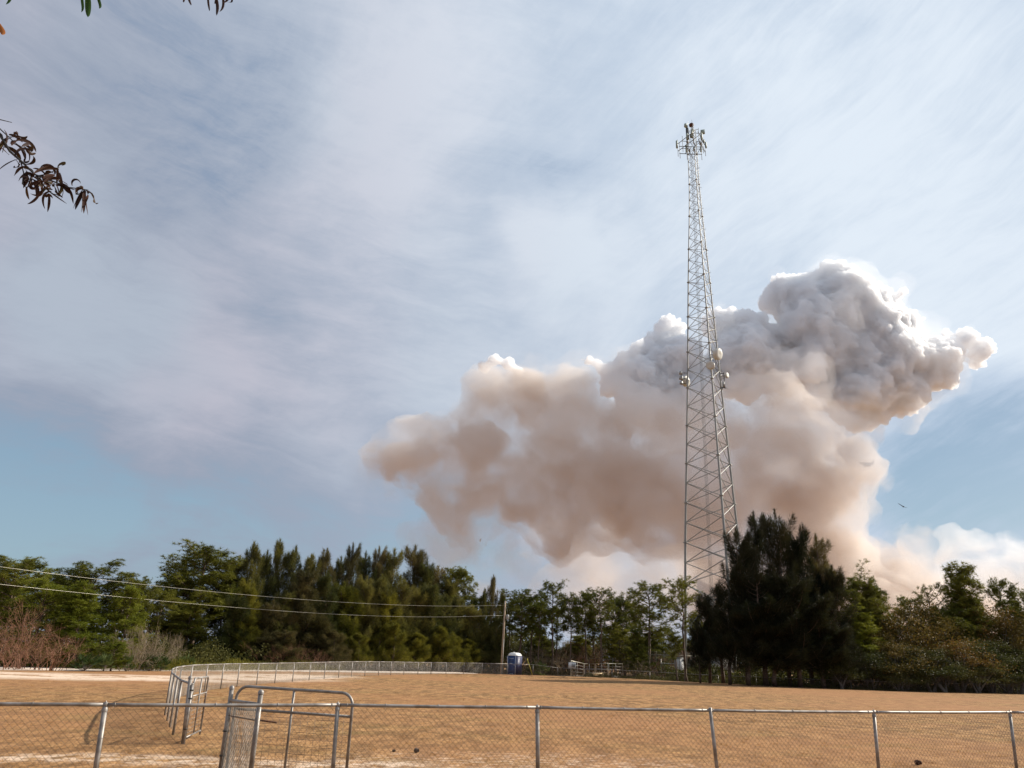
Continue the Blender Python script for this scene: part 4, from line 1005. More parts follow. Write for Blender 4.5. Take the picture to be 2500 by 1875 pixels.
def dish(c, ax, R_, depth, label, back='grey', frm=None):
    """drum shaped microwave dish at c facing along ax, c relative to the tower foot"""
    c = np.array(c, float); r_ = empty('microwave_dish', (TC[0] + c[0], TC[1] + c[1], TZ0 + c[2]), label, 'microwave dish', 'microwave dishes halfway up the tower')
    ax = np.array(ax, float); ax /= np.linalg.norm(ax)
    MB().lathe((0, 0, 0), ax, [(depth + 0.01, 0), (depth + 0.055, R_ * 0.55), (depth + 0.02, R_ * 0.96), (depth + 0.0, R_ * 0.985)], 28).build('radome', M['dish'], r_, True)
    MB().lathe((0, 0, 0), ax, [(depth, R_ * 0.97), (depth, R_), (0, R_), (-0.02, R_ * 0.99)], 28).build('shroud', M['dish'], r_, True)
    MB().lathe((0, 0, 0), ax, [(-0.02, R_ * 0.99), (-R_ * 0.22, R_ * 0.6), (-R_ * 0.32, R_ * 0.2), (-R_ * 0.5, R_ * 0.17), (-R_ * 0.5, 0)], 20).build('reflector_back', M[back], r_, True)
    e = (np.array(frm, float) - c) if frm is not None else -ax * R_ * 0.9
    MB().tube([-ax * R_ * 0.45, e], 0.045, 6).tube([-ax * R_ * 0.2 + (0, 0, -R_ * 0.6), e + (0, 0, -0.45)], 0.035, 5).tube([e + (0, 0, -0.7), e + (0, 0, 0.5)], 0.05, 6).build('bracket', M['tower'], r_)
    return r_


LB = leg(1, 40.0); dish(LB + (0.62, -0.55, -0.4), (0.80, -0.85, -0.25), 0.74, 0.50, 'largest round dish facing right, on the middle tower leg', frm=LB + (0, -0.1, -0.3))
LB = leg(1, 37.9); dish(LB + (-0.15, -0.45, 0.1), (-0.62, -1, -0.2), 0.54, 0.40, 'drum dish facing left, just below the largest dish', frm=LB + (0, -0.1, 0))
LB = leg(0, 37.6); dish(LB + (0.05, 0.5, -0.05), (-0.9, 0.9, 0.0), 0.72, 0.45, 'big dish seen from behind at the left tower leg', back='dish', frm=LB)
LB = leg(2, 38.2); dish(LB + (0.85, -0.05, 0.1), (0.75, -0.8, 0.0), 0.38, 0.16, 'small dish standing out to the right of the right tower leg', frm=LB + (0.12, 0, 0))
r_ = empty('radio_mount', (TC[0], TC[1], TZ0), 'dark bracket with small radio boxes outside the left tower leg', 'antenna mount', 'equipment mounts halfway up the tower')
L0 = leg(0, 37.6); mb = MB()
for dz in (0.9, 0.1, -0.6): mb.tube([L0 + (0, 0, dz), L0 + (-0.85, -0.2, dz - 0.1)], 0.05, 5)
mb.tube([L0 + (-0.85, -0.2, -0.9), L0 + (-0.85, -0.2, 1.1)], 0.05, 6); mb.build('bracket', M['dark'], r_)
for dz, s_ in ((0.75, 0.42), (0.05, 0.5), (-0.65, 0.4)): MB().box(L0 + (-0.95, -0.35, dz), (s_, 0.3, s_), 0.3, 0.8).build('box', M['grey'], r_)
r_ = empty('radio_mount', (TC[0], TC[1], TZ0), 'upright pipe bracket beside the small dish on the right tower leg', 'antenna mount', 'equipment mounts halfway up the tower')
L0 = leg(2, 37.6); mb = MB(); mb.tube([L0 + (0, 0, 1.0), L0 + (0.55, -0.1, 1.0)], 0.06, 5); mb.tube([L0 + (-0.1, 0, -1.0), L0 + (0.7, -0.1, -1.1)], 0.07, 5); mb.tube([L0 + (0.48, -0.1, -1.1), L0 + (0.48, -0.1, 1.1)], 0.06, 6)
mb.build('bracket', M['dark'], r_); MB().box(L0 + (0.33, -0.15, -0.6), (0.25, 0.25, 0.7)).build('box', M['grey'], r_)
# small lights along one brace
# ------------------------------------------------------------------ utility pole and power lines
UP = far(1229, 1645, 92.0); UX, UY = UP[0] + 0.4, 92.0; UZ = gz(UX, UY)
ptop = far(1232.5, 1468, UY)[2]; UX = far(1228.5, 1560, UY)[0]
root = empty('utility_pole', (UX, UY, UZ), 'slim wooden utility pole left of the blue toilet, carrying two cables', 'utility pole')
H_ = ptop - UZ
MB().tube([(-0.10, 0, -0.1), (0.0, 0, H_ * 0.5), (0.10, 0, H_)], [0.15, 0.125, 0.10], 10).build('pole', M['wood'], root, True)
MB().lathe((0.10, 0, H_), (0, 0, 1), [(0, .11), (0.03, .1), (.06, 0)], 8).lathe((0.06, -0.12, H_ - .35), (0, 0, 1), [(0, .03), (.05, .06), (.1, .04), (.15, .06), (.2, .02)], 8).build('insulator', M['grey'], root)
MB().lathe((0.42, -0.05, H_ * 0.755), (0, 0, 1), [(0, 0), (0.02, .17), (.45, .18), (.52, .15), (.54, 0)], 12).build('transformer', M['grey'], root, True)
MB().tube([(0.10, 0, H_ - .3), (0.42, -.03, H_ * .755 + .8), (0.42, -.05, H_ * .755 + .5)], 0.02, 4).tube([(0.08, 0, H_ * .78), (0.42, -.05, H_ * .78)], 0.03, 4).build('drop_cable', M['dark'], root)
MB().tube([(-.02, -.14, 0.1), (.08, -.12, 4.0)], 0.03, 6).build('conduit', M['grey'], root)


def wire_px(pts, D0, label, r=0.011):
    """cable through photo points; its distance falls off evenly from the pole towards the left"""
    P = []
    for x, y in pts:
        D = np.interp(x, [-120, 1232], [D0, UY]); P.append(far(x, y, D))
    P = np.array(P); o = P[0].copy()
    k = np.linspace(0, 1, len(P)); kk = np.linspace(0, 1, 60)
    co = [np.polyfit(k, P[:, j], 3) for j in range(3)]; S = np.stack([np.polyval(c, kk) for c in co], 1)
    S[-1] = P[-1]
    ob = MB().tube(S - o, r, 6).build('power_line', M['cable'], None, True); ob.location = o
    tag(ob, label, 'power line', 'power lines from the utility pole'); return P


wa = [(-120, 1366), (14, 1385.5), (220, 1411), (416, 1433), (600, 1453.5), (780, 1468), (964, 1476), (1100, 1478.5), (1232, 1477.5)]
wb = [(-120, 1414), (31, 1428.5), (220, 1450), (416, 1470), (600, 1486), (740, 1495), (867, 1501), (981, 1504.5), (1100, 1505), (1231, 1502.5)]
wire_px(wa, 50, 'upper pale power line sagging left from the pole top')
wire_px(wb, 50, 'lower pale power line running left from below the pole top')
# the next pole stands just outside the picture on the left
pl = far(-122, 1366, 49.9); root = empty('utility_pole', (pl[0], pl[1], 0), 'wooden utility pole just outside the left edge where both cables end', 'utility pole')
MB().tube([(0, 0, -0.1), (0, 0, pl[2] + 0.5)], [0.16, 0.11], 10).build('pole', M['wood'], root, True)
MB().lathe((0, -0.1, pl[2] - 0.1), (0, 0, 1), [(0, .03), (.05, .06), (.1, .04), (.15, .06), (.2, .02)], 8).build('insulator', M['grey'], root)

# ------------------------------------------------------------------ portable toilet
tb = far(1256, 1645, 91.6); TX, TY = tb[0], 91.6; TZ = gz(TX, TY)
TH = far(1256, 1594, 91.6)[2] - TZ
root = empty('portable_toilet', (TX, TY, TZ), 'blue portable toilet with a white roof beside the utility pole', 'portable toilet', None, math.radians(-38))
S_ = 1.16; hb = TH - 0.42
MB().box((0, 0, 0.06), (S_ + .06, S_ + .1, 0.12)).build('base', M['dark'], root)
b_ = MB()
for sx, sy, w_, d_ in ((-S_ / 2, 0, .05, S_), (S_ / 2, 0, .05, S_), (0, S_ / 2, S_ - .06, .05)): b_.box((sx, sy, .12 + hb / 2), (w_, d_, hb), 0, 0.985)
for k in range(5):
    b_.box((-S_ / 2 - .02, -S_ / 2 + .16 + k * .21, .12 + hb * .45), (.025, .05, hb * .72)); b_.box((S_ / 2 + .02, -S_ / 2 + .16 + k * .21, .12 + hb * .45), (.025, .05, hb * .72))
b_.build('wall', M['navy'], root)
MB().box((0, -S_ / 2 + .0, .12 + hb / 2), (S_ - .16, .05, hb - .04), 0, .985).box((0, -S_ / 2 - .03, .12 + hb * .30), (.62, .02, hb * .38)).box((0, -S_ / 2 - .03, .12 + hb * .78), (.62, .02, hb * .2)).build('door', M['bluedoor'], root)
d_ = MB()
for k in range(4): d_.box((-.22 + k * .145, -S_ / 2 - .045, .12 + hb * .32), (.035, .02, hb * .33))
d_.build('door_rib', M['navy'], root)
# the pale swoosh and small words on the door
sw = MB()
for dz, sg in ((.86, 1), (.14, -1)):
    pts = [(x_, -S_ / 2 - .052, .12 + hb * dz + sg * .09 * (1 - math.cos(x_ * 4.2)) - (.02 if sg > 0 else 0)) for x_ in np.linspace(-.36, .36, 11)]
    sw.tube(pts, np.array([.006] + [.024] * 9 + [.006]), 5)
sw.build('swoosh_mark', M['greyblue'], root)
MB().box((.40, -S_ / 2 - .05, .12 + hb * .55), (.07, .04, .12)).build('latch', M['greyblue'], root)
MB().box((-.05, -S_ / 2 - .045, .12 + hb * .62), (.34, .01, .09)).build('sign_plate', M['greyblue'], root)
f_ = MB()
for sx in (-1, 1): f_.box((sx * (S_ / 2 - .03), -S_ / 2 - .012, .12 + hb / 2), (.06, .07, hb), 0, .99)
f_.box((0, -S_ / 2 - .012, .15), (S_ - .1, .068, .06)); f_.build('door_frame', M['greyblue'], root)
rf_ = MB(); zc = .12 + hb
rings = [(0.64, 0.0), (0.66, 0.05), (0.61, 0.07), (0.59, 0.16), (0.50, 0.26), (0.34, 0.32), (0.0, 0.345)]
Vr = []
for rr, dz in rings:
    for k in range(24):
        a = k * math.pi / 12 + math.pi / 24; c_, s__ = math.cos(a), math.sin(a); q = (abs(c_) ** 5 + abs(s__) ** 5) ** (-1 / 5)
        Vr.append((c_ * q * rr, s__ * q * rr, zc + dz))
i_ = np.arange(len(rings) - 1)[:, None] * 24; j_ = np.arange(24)[None, :]; j2 = (j_ + 1) % 24
rf_.add(Vr, Q=np.stack([i_ + j_, i_ + j2, i_ + 24 + j2, i_ + 24 + j_], -1).reshape(-1, 4)); rf_.build('roof', M['white'], root, True)
MB().tube([(-.45, .4, zc + .1), (-.45, .4, zc + .42)], .045, 8).build('vent_pipe', M['white'], root)

# concrete strips lying by the toilet
for x0, x1, lb in ((1213, 1236, 'short pale concrete strip between the pole and the blue toilet'), (1288, 1345, 'pale concrete strip right of the blue toilet')):
    a = far(x0, 1643, 91.2); b = far(x1, 1643, 91.6); o = empty('concrete_strip', ((a[0] + b[0]) / 2, 91.4, gz((a[0] + b[0]) / 2, 91.4)), lb, 'concrete strip', 'concrete strips by the toilet')
    MB().box((0, 0, 0.09), (b[0] - a[0], 0.35, 0.2), 0, .97).box((0, 0, 0.012), (b[0] - a[0] + .06, 0.42, 0.03)).build('strip_body', M['concrete'], o)

# yellow guy wire marker
a = far(1302, 1640, 96); top_ = far(1287, 1608, 96); o = empty('guy_wire_marker', (a[0], 96, gz(a[0], 96)), 'leaning yellow guy wire guard right of the blue toilet', 'guy wire guard')
d3 = top_ - np.array([a[0], 96, gz(a[0], 96)])
MB().tube([(0, 0, 0), d3], 0.055, 8).build('guard', M['yellow'], o, True); MB().tube([d3 * 0.9, d3 * 1.9], 0.012, 4).build('wire', M['dark'], o)

# ------------------------------------------------------------------ the work yard past the fence
def on(x, y, D): P = far(x, y, D); return np.array([P[0], D, gz(P[0], D)])


b = on(1397, 1640, 92.5); z1_ = far(1397, 1617, 92.5)[2] - b[2]; z0_ = far(1397, 1631, 92.5)[2] - b[2]
o = empty('meter_box', b, 'light grey meter box on two dark posts past the fence', 'meter box')
MB().box((0, 0, (z0_ + z1_) / 2), (.85, .3, z1_ - z0_), 0.1, .96).build('box', M['white'], o); MB().box((0.12, -.17, (z0_ + z1_) / 2), (.4, .05, .35), 0.1).build('hatch', M['grey'], o)
MB().tube([(.05, 0.1, -.1), (.05, .1, z1_)], .06, 6).build('post', M['wood'], o); MB().tube([(.42, .1, -.1), (.42, .1, z0_ + .1)], .06, 6).build('post', M['wood'], o)
# tall pipe frame
xs = [far(x, 1620, 100)[0] for x in (1394, 1438, 1496)]; g0 = gz(xs[1], 100)
zz_ = lambda y, D=100: far(1440, y, D)[2]
o = empty('pipe_frame', (xs[1], 100, g0), 'thin tall rectangular pipe frame standing in the pale yard', 'pipe frame')
w_ = xs[2] - xs[1]; ht = zz_(1607) - g0
MB().tube([(0, 0, 0), (0, 0, ht), (w_, 0, ht - .05), (w_, 0, 0)], .035, 6).build('frame', M['galv'], o); MB().tube([(0, 0, ht * .45), (w_, 0, ht * .45)], .025, 5).build('cross_rail', M['galv'], o)
# pen panels
def panel(x0, x1, y0, y1, D0, D1, label, bars=5):
    a = far(x0, y0, D0); b = far(x1, y1, D1); ga = gz(a[0], D0); o = empty('pen_panel', (a[0], D0, ga), label, 'pipe panel', 'pipe panels of the pen in the yard')
    v = np.array([b[0] - a[0], D1 - D0, 0]); h0, h1 = a[2] - ga, b[2] - ga
    MB().tube([(0, 0, 0), (0, 0, h0), v + (0, 0, h1), v], .045, 6).build('frame', M['cable'], o)
    m_ = MB()
    for k in range(1, bars): m_.tube([(0, 0, h0 * k / bars), v + (0, 0, h1 * k / bars)], .018, 5)
    m_.tube([v / 2, v / 2 + (0, 0, (h0 + h1) / 2)], .03, 5); m_.build('bar', M['galv'], o)
panel(1394, 1425, 1613, 1620, 96, 98, 'left sloping pipe panel of the pen by the meter box')
panel(1426, 1452, 1620, 1621, 98, 98.5, 'second pipe panel of the pen, behind the lumber')
panel(1454, 1484, 1620.5, 1619, 98.5, 98, 'third pipe panel of the pen with a bluish gate')
panel(1486, 1520, 1619.5, 1621, 98, 99, 'right pipe panel of the pen by the pale rubble')
# lumber pile
b = on(1452, 1639, 94.5); o = empty('lumber_pile', b, 'loose pile of pale boards past the fence', 'lumber pile'); lr = random.Random(4)
for k in range(9):
    ang = lr.uniform(-.25, .25); L_ = lr.uniform(1.3, 2.0)
    c_ = np.array([lr.uniform(-.5, .5), lr.uniform(-.3, .3), .10 + .07 * k]); d_ = np.array([math.cos(ang), math.sin(ang) * .6, lr.uniform(-.05, .16)]) * L_ / 2
    MB().tube([c_ - d_, c_ + d_], .075, 4).build('board', M['lumber'], o)
# pale rubble
for x, s_, lb in ((1503, .34, 'largest pale rubble lump right of the lumber'), (1513, .24, 'smaller pale rubble lump leaning on the largest one'), (1524, .2, 'flat pale rubble lump at the right of the rubble'), (1494, .18, 'small pale rubble lump nearest the lumber'), (1544, .22, 'pale lump beside the brush pile')):
    b = on(x, 1638, 95.0); rr = np.random.default_rng(int(x)); import bmesh
    bm = bmesh.new(); bmesh.ops.create_icosphere(bm, subdivisions=2, radius=1.0)
    V_ = np.array([v.co[:] for v in bm.verts]); F_ = [[v.index for v in f.verts] for f in bm.faces]; bm.free()
    V_ = V_ * (1 + rr.normal(0, .13, (len(V_), 1))) * (s_ * 1.3, s_, s_ * .8); V_[:, 2] = np.maximum(V_[:, 2] + s_ * .55, -.02)
    ob = MB().add(V_, T=F_).build('rubble', M['concrete']); ob.location = b; tag(ob, lb, 'rubble', 'pale rubble in the yard')
# brush pile at the umbrella pine's foot
b = on(1562, 1650, 92.2); rr = np.random.default_rng(77); mb = MB()
for k in range(420):
    a = rr.uniform(0, 6.28); q = rr.random() ** .5; p = np.array([math.cos(a) * q * 3.0, math.sin(a) * q * 1.0, rr.uniform(0, .9) * (1 - q) + .05])
    d = np.array([rr.normal(0, 1), rr.normal(0, .6), abs(rr.normal(0, .35))]); d *= rr.uniform(.25, .8) / np.linalg.norm(d)
    mb.tube([p, p + d * .6 + rr.normal(0, .04, 3), p + d], [rr.uniform(.01, .035), .012, .006], 3, False)
ob = mb.build('brush_pile', M['bark']); ob.location = b; tag(ob, 'dark tangled brush pile at the foot of the umbrella shaped pine', 'brush pile')

# equipment yard fence with barbed wire, cabinets
xa, xb = far(1583, 1620, 93.5)[0], far(1716, 1620, 93.5)[0]; g0 = gz(xa, 93.5); hF = far(1600, 1598, 93.5)[2] - g0
o = empty('security_fence', (xa, 93.5, g0), 'tall chain link security fence topped with barbed wire at the tower foot', 'fence')
Lf = xb - xa; n_ = 7
for k in range(n_ + 1):
    x_ = Lf * k / n_; MB().tube([(x_, 0, -.05), (x_, 0, hF), (x_ + .0, -.28, hF + .33)], .035, 6).build('post', M['galv'], o)
MB().tube([(0, 0, hF), (Lf, 0, hF - .05)], .03, 6).build('top_rail', M['cable'], o)
bw = MB()
for k in range(3): bw.tube([(0, -.09 * (k + 1), hF + .1 * (k + 1)), (Lf, -.09 * (k + 1), hF + .1 * (k + 1) - .05)], .008, 4)
bw.build('barbed_wire', M['galv'], o)
chain((0, 0), (Lf, 0), (.05, hF), (.05, hF - .05), .10, .006, True).build('mesh_fabric', M['wirefar'], o)
cx0 = far(1661, 1640, 96.5); g1_ = gz(cx0[0], 96.5); hC = far(1661, 1606, 96.5)[2] - g1_
o = empty('equipment_cabinet', (cx0[0], 96.5, g1_), 'tall grey equipment cabinet behind the security fence', 'equipment cabinet')
MB().box((0, 0, hC / 2), (1.15, .9, hC), 0, .995).build('body', M['grey'], o); MB().box((-.05, -.47, hC / 2), (.9, .04, hC * .86)).build('door', M['white'], o); MB().box((0, 0, hC + .04), (1.25, 1.0, .07)).build('roof', M['grey'], o); MB().box((.32, -.5, hC * .5), (.04, .03, .2)).build('handle', M['dark'], o)
cx0 = far(1632, 1640, 97); g1_ = gz(cx0[0], 97); o = empty('cable_bridge', (cx0[0], 97, g1_), 'low white horizontal cable bridge left of the grey cabinet', 'cable bridge')
hB = far(1632, 1620, 97)[2] - g1_
MB().box((0, 0, hB), (1.9, .35, .10)).build('tray', M['white'], o); MB().tube([(-.85, 0, 0), (-.85, 0, hB + .5)], .05, 6).build('post', M['galv'], o); MB().tube([(.85, 0, 0), (.85, 0, hB)], .05, 6).build('post', M['galv'], o)
cx0 = far(1690, 1640, 98); g1_ = gz(cx0[0], 98); o = empty('equipment_shelter', (cx0[0] + 3.2, 99, g1_), 'pale equipment shelter glimpsed through the dark evergreens', 'shelter')
MB().box((0, 0, 1.35), (4.2, 2.4, 2.7)).build('wall', M['concrete'], o); MB().box((0, 0, 2.78), (4.5, 2.7, .14)).build('roof', M['grey'], o); MB().box((-.9, -1.22, 1.05), (.95, .05, 2.0)).build('door', M['grey'], o)

# ------------------------------------------------------------------ the soaring bird
bc = far(2205.5, 1237, 140.0); o = empty('bird', bc, 'black soaring vulture above the right hand woods', 'bird')
uR = _R; uU = _U; dn_ = 0.62 * uR * 1.0 - uU * 0.30
sp = np.linspace(-1, 1, 25); Vb = []
for s_ in sp:
    c_ = dn_ * s_ * 1.32 + uU * (0.16 * abs(s_) ** 1.2) + _F * 0.25 * abs(s_) ** 2
    ch_ = 0.24 * (1 - 0.55 * abs(s_) ** 3) + .03
    for q, th_ in ((-.5, 0), (0, .025), (.5, 0), (0, -.02)): Vb.append(c_ + np.array([0, 1, 0]) * ch_ * q * 1.2 + np.array([0, 0, 1]) * (th_ + .05 * q) - uR * 0.04 * q)
i_ = np.arange(24)[:, None] * 4; j_ = np.arange(4)[None, :]; j2 = (j_ + 1) % 4
MB().add(Vb, Q=np.stack([i_ + j_, i_ + 4 + j_, i_ + 4 + j2, i_ + j2], -1).reshape(-1, 4)).build('wings', M['bird'], o)
bd = np.array([0.25, 0.9, -.05]); bd /= np.linalg.norm(bd)
MB().lathe(-bd * .35, bd, [(0, .02), (.08, .07), (.25, .11), (.45, .10), (.60, .06), (.70, .05), (.78, 0)], 10).build('body', M['bird'], o, True)

# ------------------------------------------------------------------ leafy twigs hanging in from a tree overhead
def leaf_ribbon(mb, p, d, L, w, curl, rng, droop=1.0, n=9):
    """one long narrow leaf: a folded ribbon that bends down and curls"""
    p = np.array(p, float); d = np.array(d, float); d /= np.linalg.norm(d); side = np.cross(d, rng.normal(size=3)); side /= np.linalg.norm(side)
    pts = [p.copy()]; ax = rng.normal(size=3)
    for k in range(n - 1):
        d = d + np.array([0, 0, -1]) * droop * 0.16 + np.cross(ax, d) * curl * 0.14; d /= np.linalg.norm(d); p = p + d * L / (n - 1); pts.append(p.copy())
    pts = np.array(pts); t = np.linspace(0, 1, n); ww = w * np.sin(np.clip(t * 0.93 + 0.07, 0, 1) * math.pi) ** 0.7 + 0.0006
    tg = np.gradient(pts, axis=0); tg /= np.linalg.norm(tg, axis=1)[:, None]; S = np.cross(tg, side); nn = np.linalg.norm(S, axis=1)[:, None]; S /= nn + 1e-6; N = np.cross(S, tg)
    V = np.concatenate([pts - S * ww[:, None] + N * ww[:, None] * .4, pts, pts + S * ww[:, None] + N * ww[:, None] * .4]); i = np.arange(n - 1)
    mb.add(V, Q=np.concatenate([np.stack([i, i + 1, n + i + 1, n + i], 1), np.stack([n + i, n + i + 1, 2 * n + i + 1, 2 * n + i], 1)]))


DB = 3.0
P3 = lambda x, y, D=DB: far(x, y, D)
lrng = np.random.default_rng(21)
o = empty('tree_branch', P3(-60, 250), 'drooping twig of curled dark leaves at the left edge of the sky', 'branch', 'twigs hanging in from overhead'); O_ = np.array(o.location)
stems = [[(-120, 200), (-40, 275), (0, 332), (27, 371), (51, 395), (89, 430), (135, 446), (165, 457), (199, 462), (216, 464)],
         [(-60, 262), (-10, 305), (30, 346), (51, 358), (72, 370)], [(89, 430), (110, 425), (128, 420), (145, 408)], [(-40, 280), (0, 293), (29, 299)],
         [(51, 395), (58, 420), (56, 450), (66, 460)], [(89, 430), (104, 450), (125, 470), (152, 479)], [(-30, 300), (5, 330), (12, 350), (6, 372)]]
sm = MB()
for k, s_ in enumerate(stems):
    P = np.array([P3(*q) for q in s_]) - O_; P[1:-1] += lrng.normal(0, .003, (len(P) - 2, 3)); sm.tube(P, np.linspace(.0075 if k == 0 else .0034, .0015, len(P)), 5)
sm.build('stem', M['dark'], o)
lf = MB(); spots = []
for x, y in [(0, 310), (14, 318), (22, 332), (30, 325), (38, 330), (40, 345), (8, 340), (20, 352), (4, 355), (10, 360), (52, 360), (60, 364), (68, 368), (72, 372), (36, 388), (51, 395), (62, 405), (60, 422), (66, 418), (74, 425), (80, 430), (89, 430), (72, 436), (58, 448), (60, 455), (82, 446), (90, 450),
             (100, 432), (110, 440), (118, 436), (125, 445), (128, 420), (142, 408), (145, 414), (140, 425), (150, 440), (132, 448), (120, 455), (115, 470), (112, 478), (104, 450), (110, 458), (126, 462), (135, 470), (160, 455), (166, 458), (150, 450), (130, 452)]:
    spots.append((x, y, .75 + .6 * lrng.random())); spots.append((x + lrng.normal(0, 5), y + lrng.normal(0, 4), .6 + .5 * lrng.random())) if lrng.random() < .6 else None
for x, y, s_ in spots:
    p = P3(x, y) - O_ + lrng.normal(0, .006, 3); d = lrng.normal(size=3) * (1, .6, .8) + np.array([.3, 0, -.15]); leaf_ribbon(lf, p, d, .088 * s_, .0062 * (0.7 + lrng.random() * .7), lrng.uniform(0.2, 2.6), lrng, lrng.uniform(.6, 2.0))
for dx_, dz_, c_ in ((-.5, -1, .3), (-.2, -1, .5), (.1, -1, .8), (.8, .3, 2.5), (.5, .9, 2.8), (-.6, .5, 2.2), (.9, -.1, 2.8), (0, -1, .2), (-.35, -1.1, .3)):
    leaf_ribbon(lf, P3(207, 464) - O_ + lrng.normal(0, .004, 3), np.array([dx_, lrng.normal(0, .2), dz_]), .115, .0075, c_, lrng, 1.5)
lf.build('leaves', M['leafd'], o)


def sprig(lst, label, mat, base, D=DB):
    o = empty('tree_branch', P3(*base, D), label, 'branch', 'twigs hanging in from overhead'); O2 = np.array(o.location); mb = MB()
    xs_ = [q[0] for q in lst]; MB().tube([P3(min(xs_) - 30, base[1] - 8, D) - O2, P3((min(xs_) + max(xs_)) / 2, base[1], D) - O2, P3(max(xs_) + 8, base[1] + 4, D) - O2], [.0035, .003, .0015], 5).build('stem', M['dark'], o)
    for x, y0, x1, y1, w in lst:
        a = P3(x, y0, D) - O2; b = P3(x1, y1, D) - O2; t = np.linspace(0, 1, 9)[:, None]; pts = a + (b - a) * t; pts[:, 1] += .02 * np.sin(t[:, 0] * 3); pts[:, 0] += .004 * np.sin(t[:, 0] * 5 + x)
        ww = (w / 2 / FPX * D) * np.sin(np.clip(t[:, 0] * .9 + .1, 0, 1) * math.pi) ** .6 + .0003; S = np.array([1, .3, 0]); N = np.array([-.3, 1, 0])
        V = np.concatenate([pts - S * ww[:, None] + N * ww[:, None] * .5, pts, pts + S * ww[:, None] + N * ww[:, None] * .5]); i = np.arange(8); n = 9
        mb.add(V, Q=np.concatenate([np.stack([i, i + 1, n + i + 1, n + i], 1), np.stack([n + i, n + i + 1, 2 * n + i + 1, 2 * n + i], 1)]))
    mb.build('leaves', M[mat], o)


sprig([(198, -30, 196, 29, 8), (209, -32, 213, 41, 17), (236, -28, 240, 20, 9), (18, -40, 15, 10, 9)], 'bright green hanging leaves at the top left edge of the sky', 'leafg', (190, -32))
sprig([(440, -30, 449, 5, 6), (455, -30, 464, 12, 7), (505, -28, 509, 26, 6), (521, -30, 530, 37, 9), (545, -28, 536, 28, 7), (560, -24, 544, 6, 7), (530, -20, 522, 8, 8), (570, -12, 552, 3, 5)], 'dark dry hanging leaves at the top edge, right of the green ones', 'leafd', (450, -30))
sprig([(-14, 40, 5, 84, 16), (-20, 60, 2, 78, 12)], 'orange dead leaf poking in at the left edge near the top', 'leafo', (-30, 36))

# ------------------------------------------------------------------ small things on the field
for x, y, s_, lb, mt in ((1017, 1838, .055, 'dark pine cone lying on the grass near the middle of the near field', 'bark'), (2243, 1868, .06, 'reddish brown pine cone near the bottom right corner', 'rust'), (962, 1836, .03, 'small dark pine cone left of the one in the middle', 'bark')):
    b = at(x, y, 0.0); b[2] = gz(b[0], b[1]); ob_ = MB(); rr = np.random.default_rng(int(x))
    for k in range(5): ob_.lathe((-s_ + k * s_ * .4, 0, s_ * .75), (1, .2, .05), [(0, s_ * .2), (s_ * .12, s_ * (.9 - .12 * abs(k - 1.5))), (s_ * .3, s_ * .5)], 9)
    ob_ = ob_.build('pine_cone', M[mt]); ob_.location = b; ob_.rotation_euler = (0, 0, x); tag(ob_, lb, 'pine cone', 'pine cones on the field')

# short dead grass over the nearer field
rng = np.random.default_rng(15); n = 230000
dY = 10.5 + 28 * rng.random(n) ** 1.7; X = (rng.random(n) * 2 - 1) * (dY * 0.70 + 1.5)
patch = vnoise(np.stack([X, dY, X * 0], 1), 0.8, 5) + 0.6 * vnoise(np.stack([X, dY, X * 0], 1), 0.25, 9)
keep = (patch > -0.22); X, dY = X[keep], dY[keep]; n = len(X)
pth = np.abs(dY - np.interp(X, [-12, -6.5, -3.6, -1.6], [12.6, 14.0, 13.9, 14.2])) ; keep = ~((pth < 0.55) & (X < -1.5) & (rng.random(n) < 0.85)); X, dY = X[keep], dY[keep]; n = len(X)
D = rng.normal(0, 0.75, (n, 3)); D[:, 2] = np.abs(D[:, 2]) * 0.7 + 0.35
Lb = rng.uniform(0.025, 0.075, n)
nt = 900; ty = 11 + 30 * rng.random(nt) ** 1.4; tx_ = (rng.random(nt) * 2 - 1) * (ty * 0.7 + 1.5); hs = rng.uniform(0.05, 0.13, nt); m_ = 26
X = np.concatenate([X, np.repeat(tx_, m_) + rng.normal(0, 0.045, nt * m_)]); dY = np.concatenate([dY, np.repeat(ty, m_) + rng.normal(0, 0.05, nt * m_)])
Dt = rng.normal(0, 0.5, (nt * m_, 3)); Dt[:, 2] = 0.9; D = np.vstack([D, Dt]); Lb = np.concatenate([Lb, np.repeat(hs, m_) * rng.uniform(0.5, 1.1, nt * m_)]); n = len(X)
V, F = strands(np.stack([X, dY, ground_z(X, dY) - 0.004], 1), D, Lb, rng.uniform(0.0015, 0.0035, n), rng, 0.25)
M['straw'] = leafmat('dead_grass', (0.36, 0.19, 0.080), (0.72, 0.46, 0.22), (0.16, 0.09, 0.04), 0.25, 0.5, 0.4)
tag(link('dry_grass', new_mesh('dry_grass', V, F), M['straw']), 'short dead grass blades covering the near field', None, None, 'stuff')
# ------------------------------------------------------------------ smoke and cloud, a kilometre and more behind the trees
def remesh(V, F, voxel):
    me = new_mesh('tmp', V, F) if F is not None else V
    o = bpy.data.objects.new('tmp', me); COL.objects.link(o)
    md = o.modifiers.new('r', 'REMESH'); md.mode = 'VOXEL'; md.voxel_size = voxel
    dg = bpy.context.evaluated_depsgraph_get(); m2 = bpy.data.meshes.new_from_object(o.evaluated_get(dg))
    bpy.data.objects.remove(o); return m2


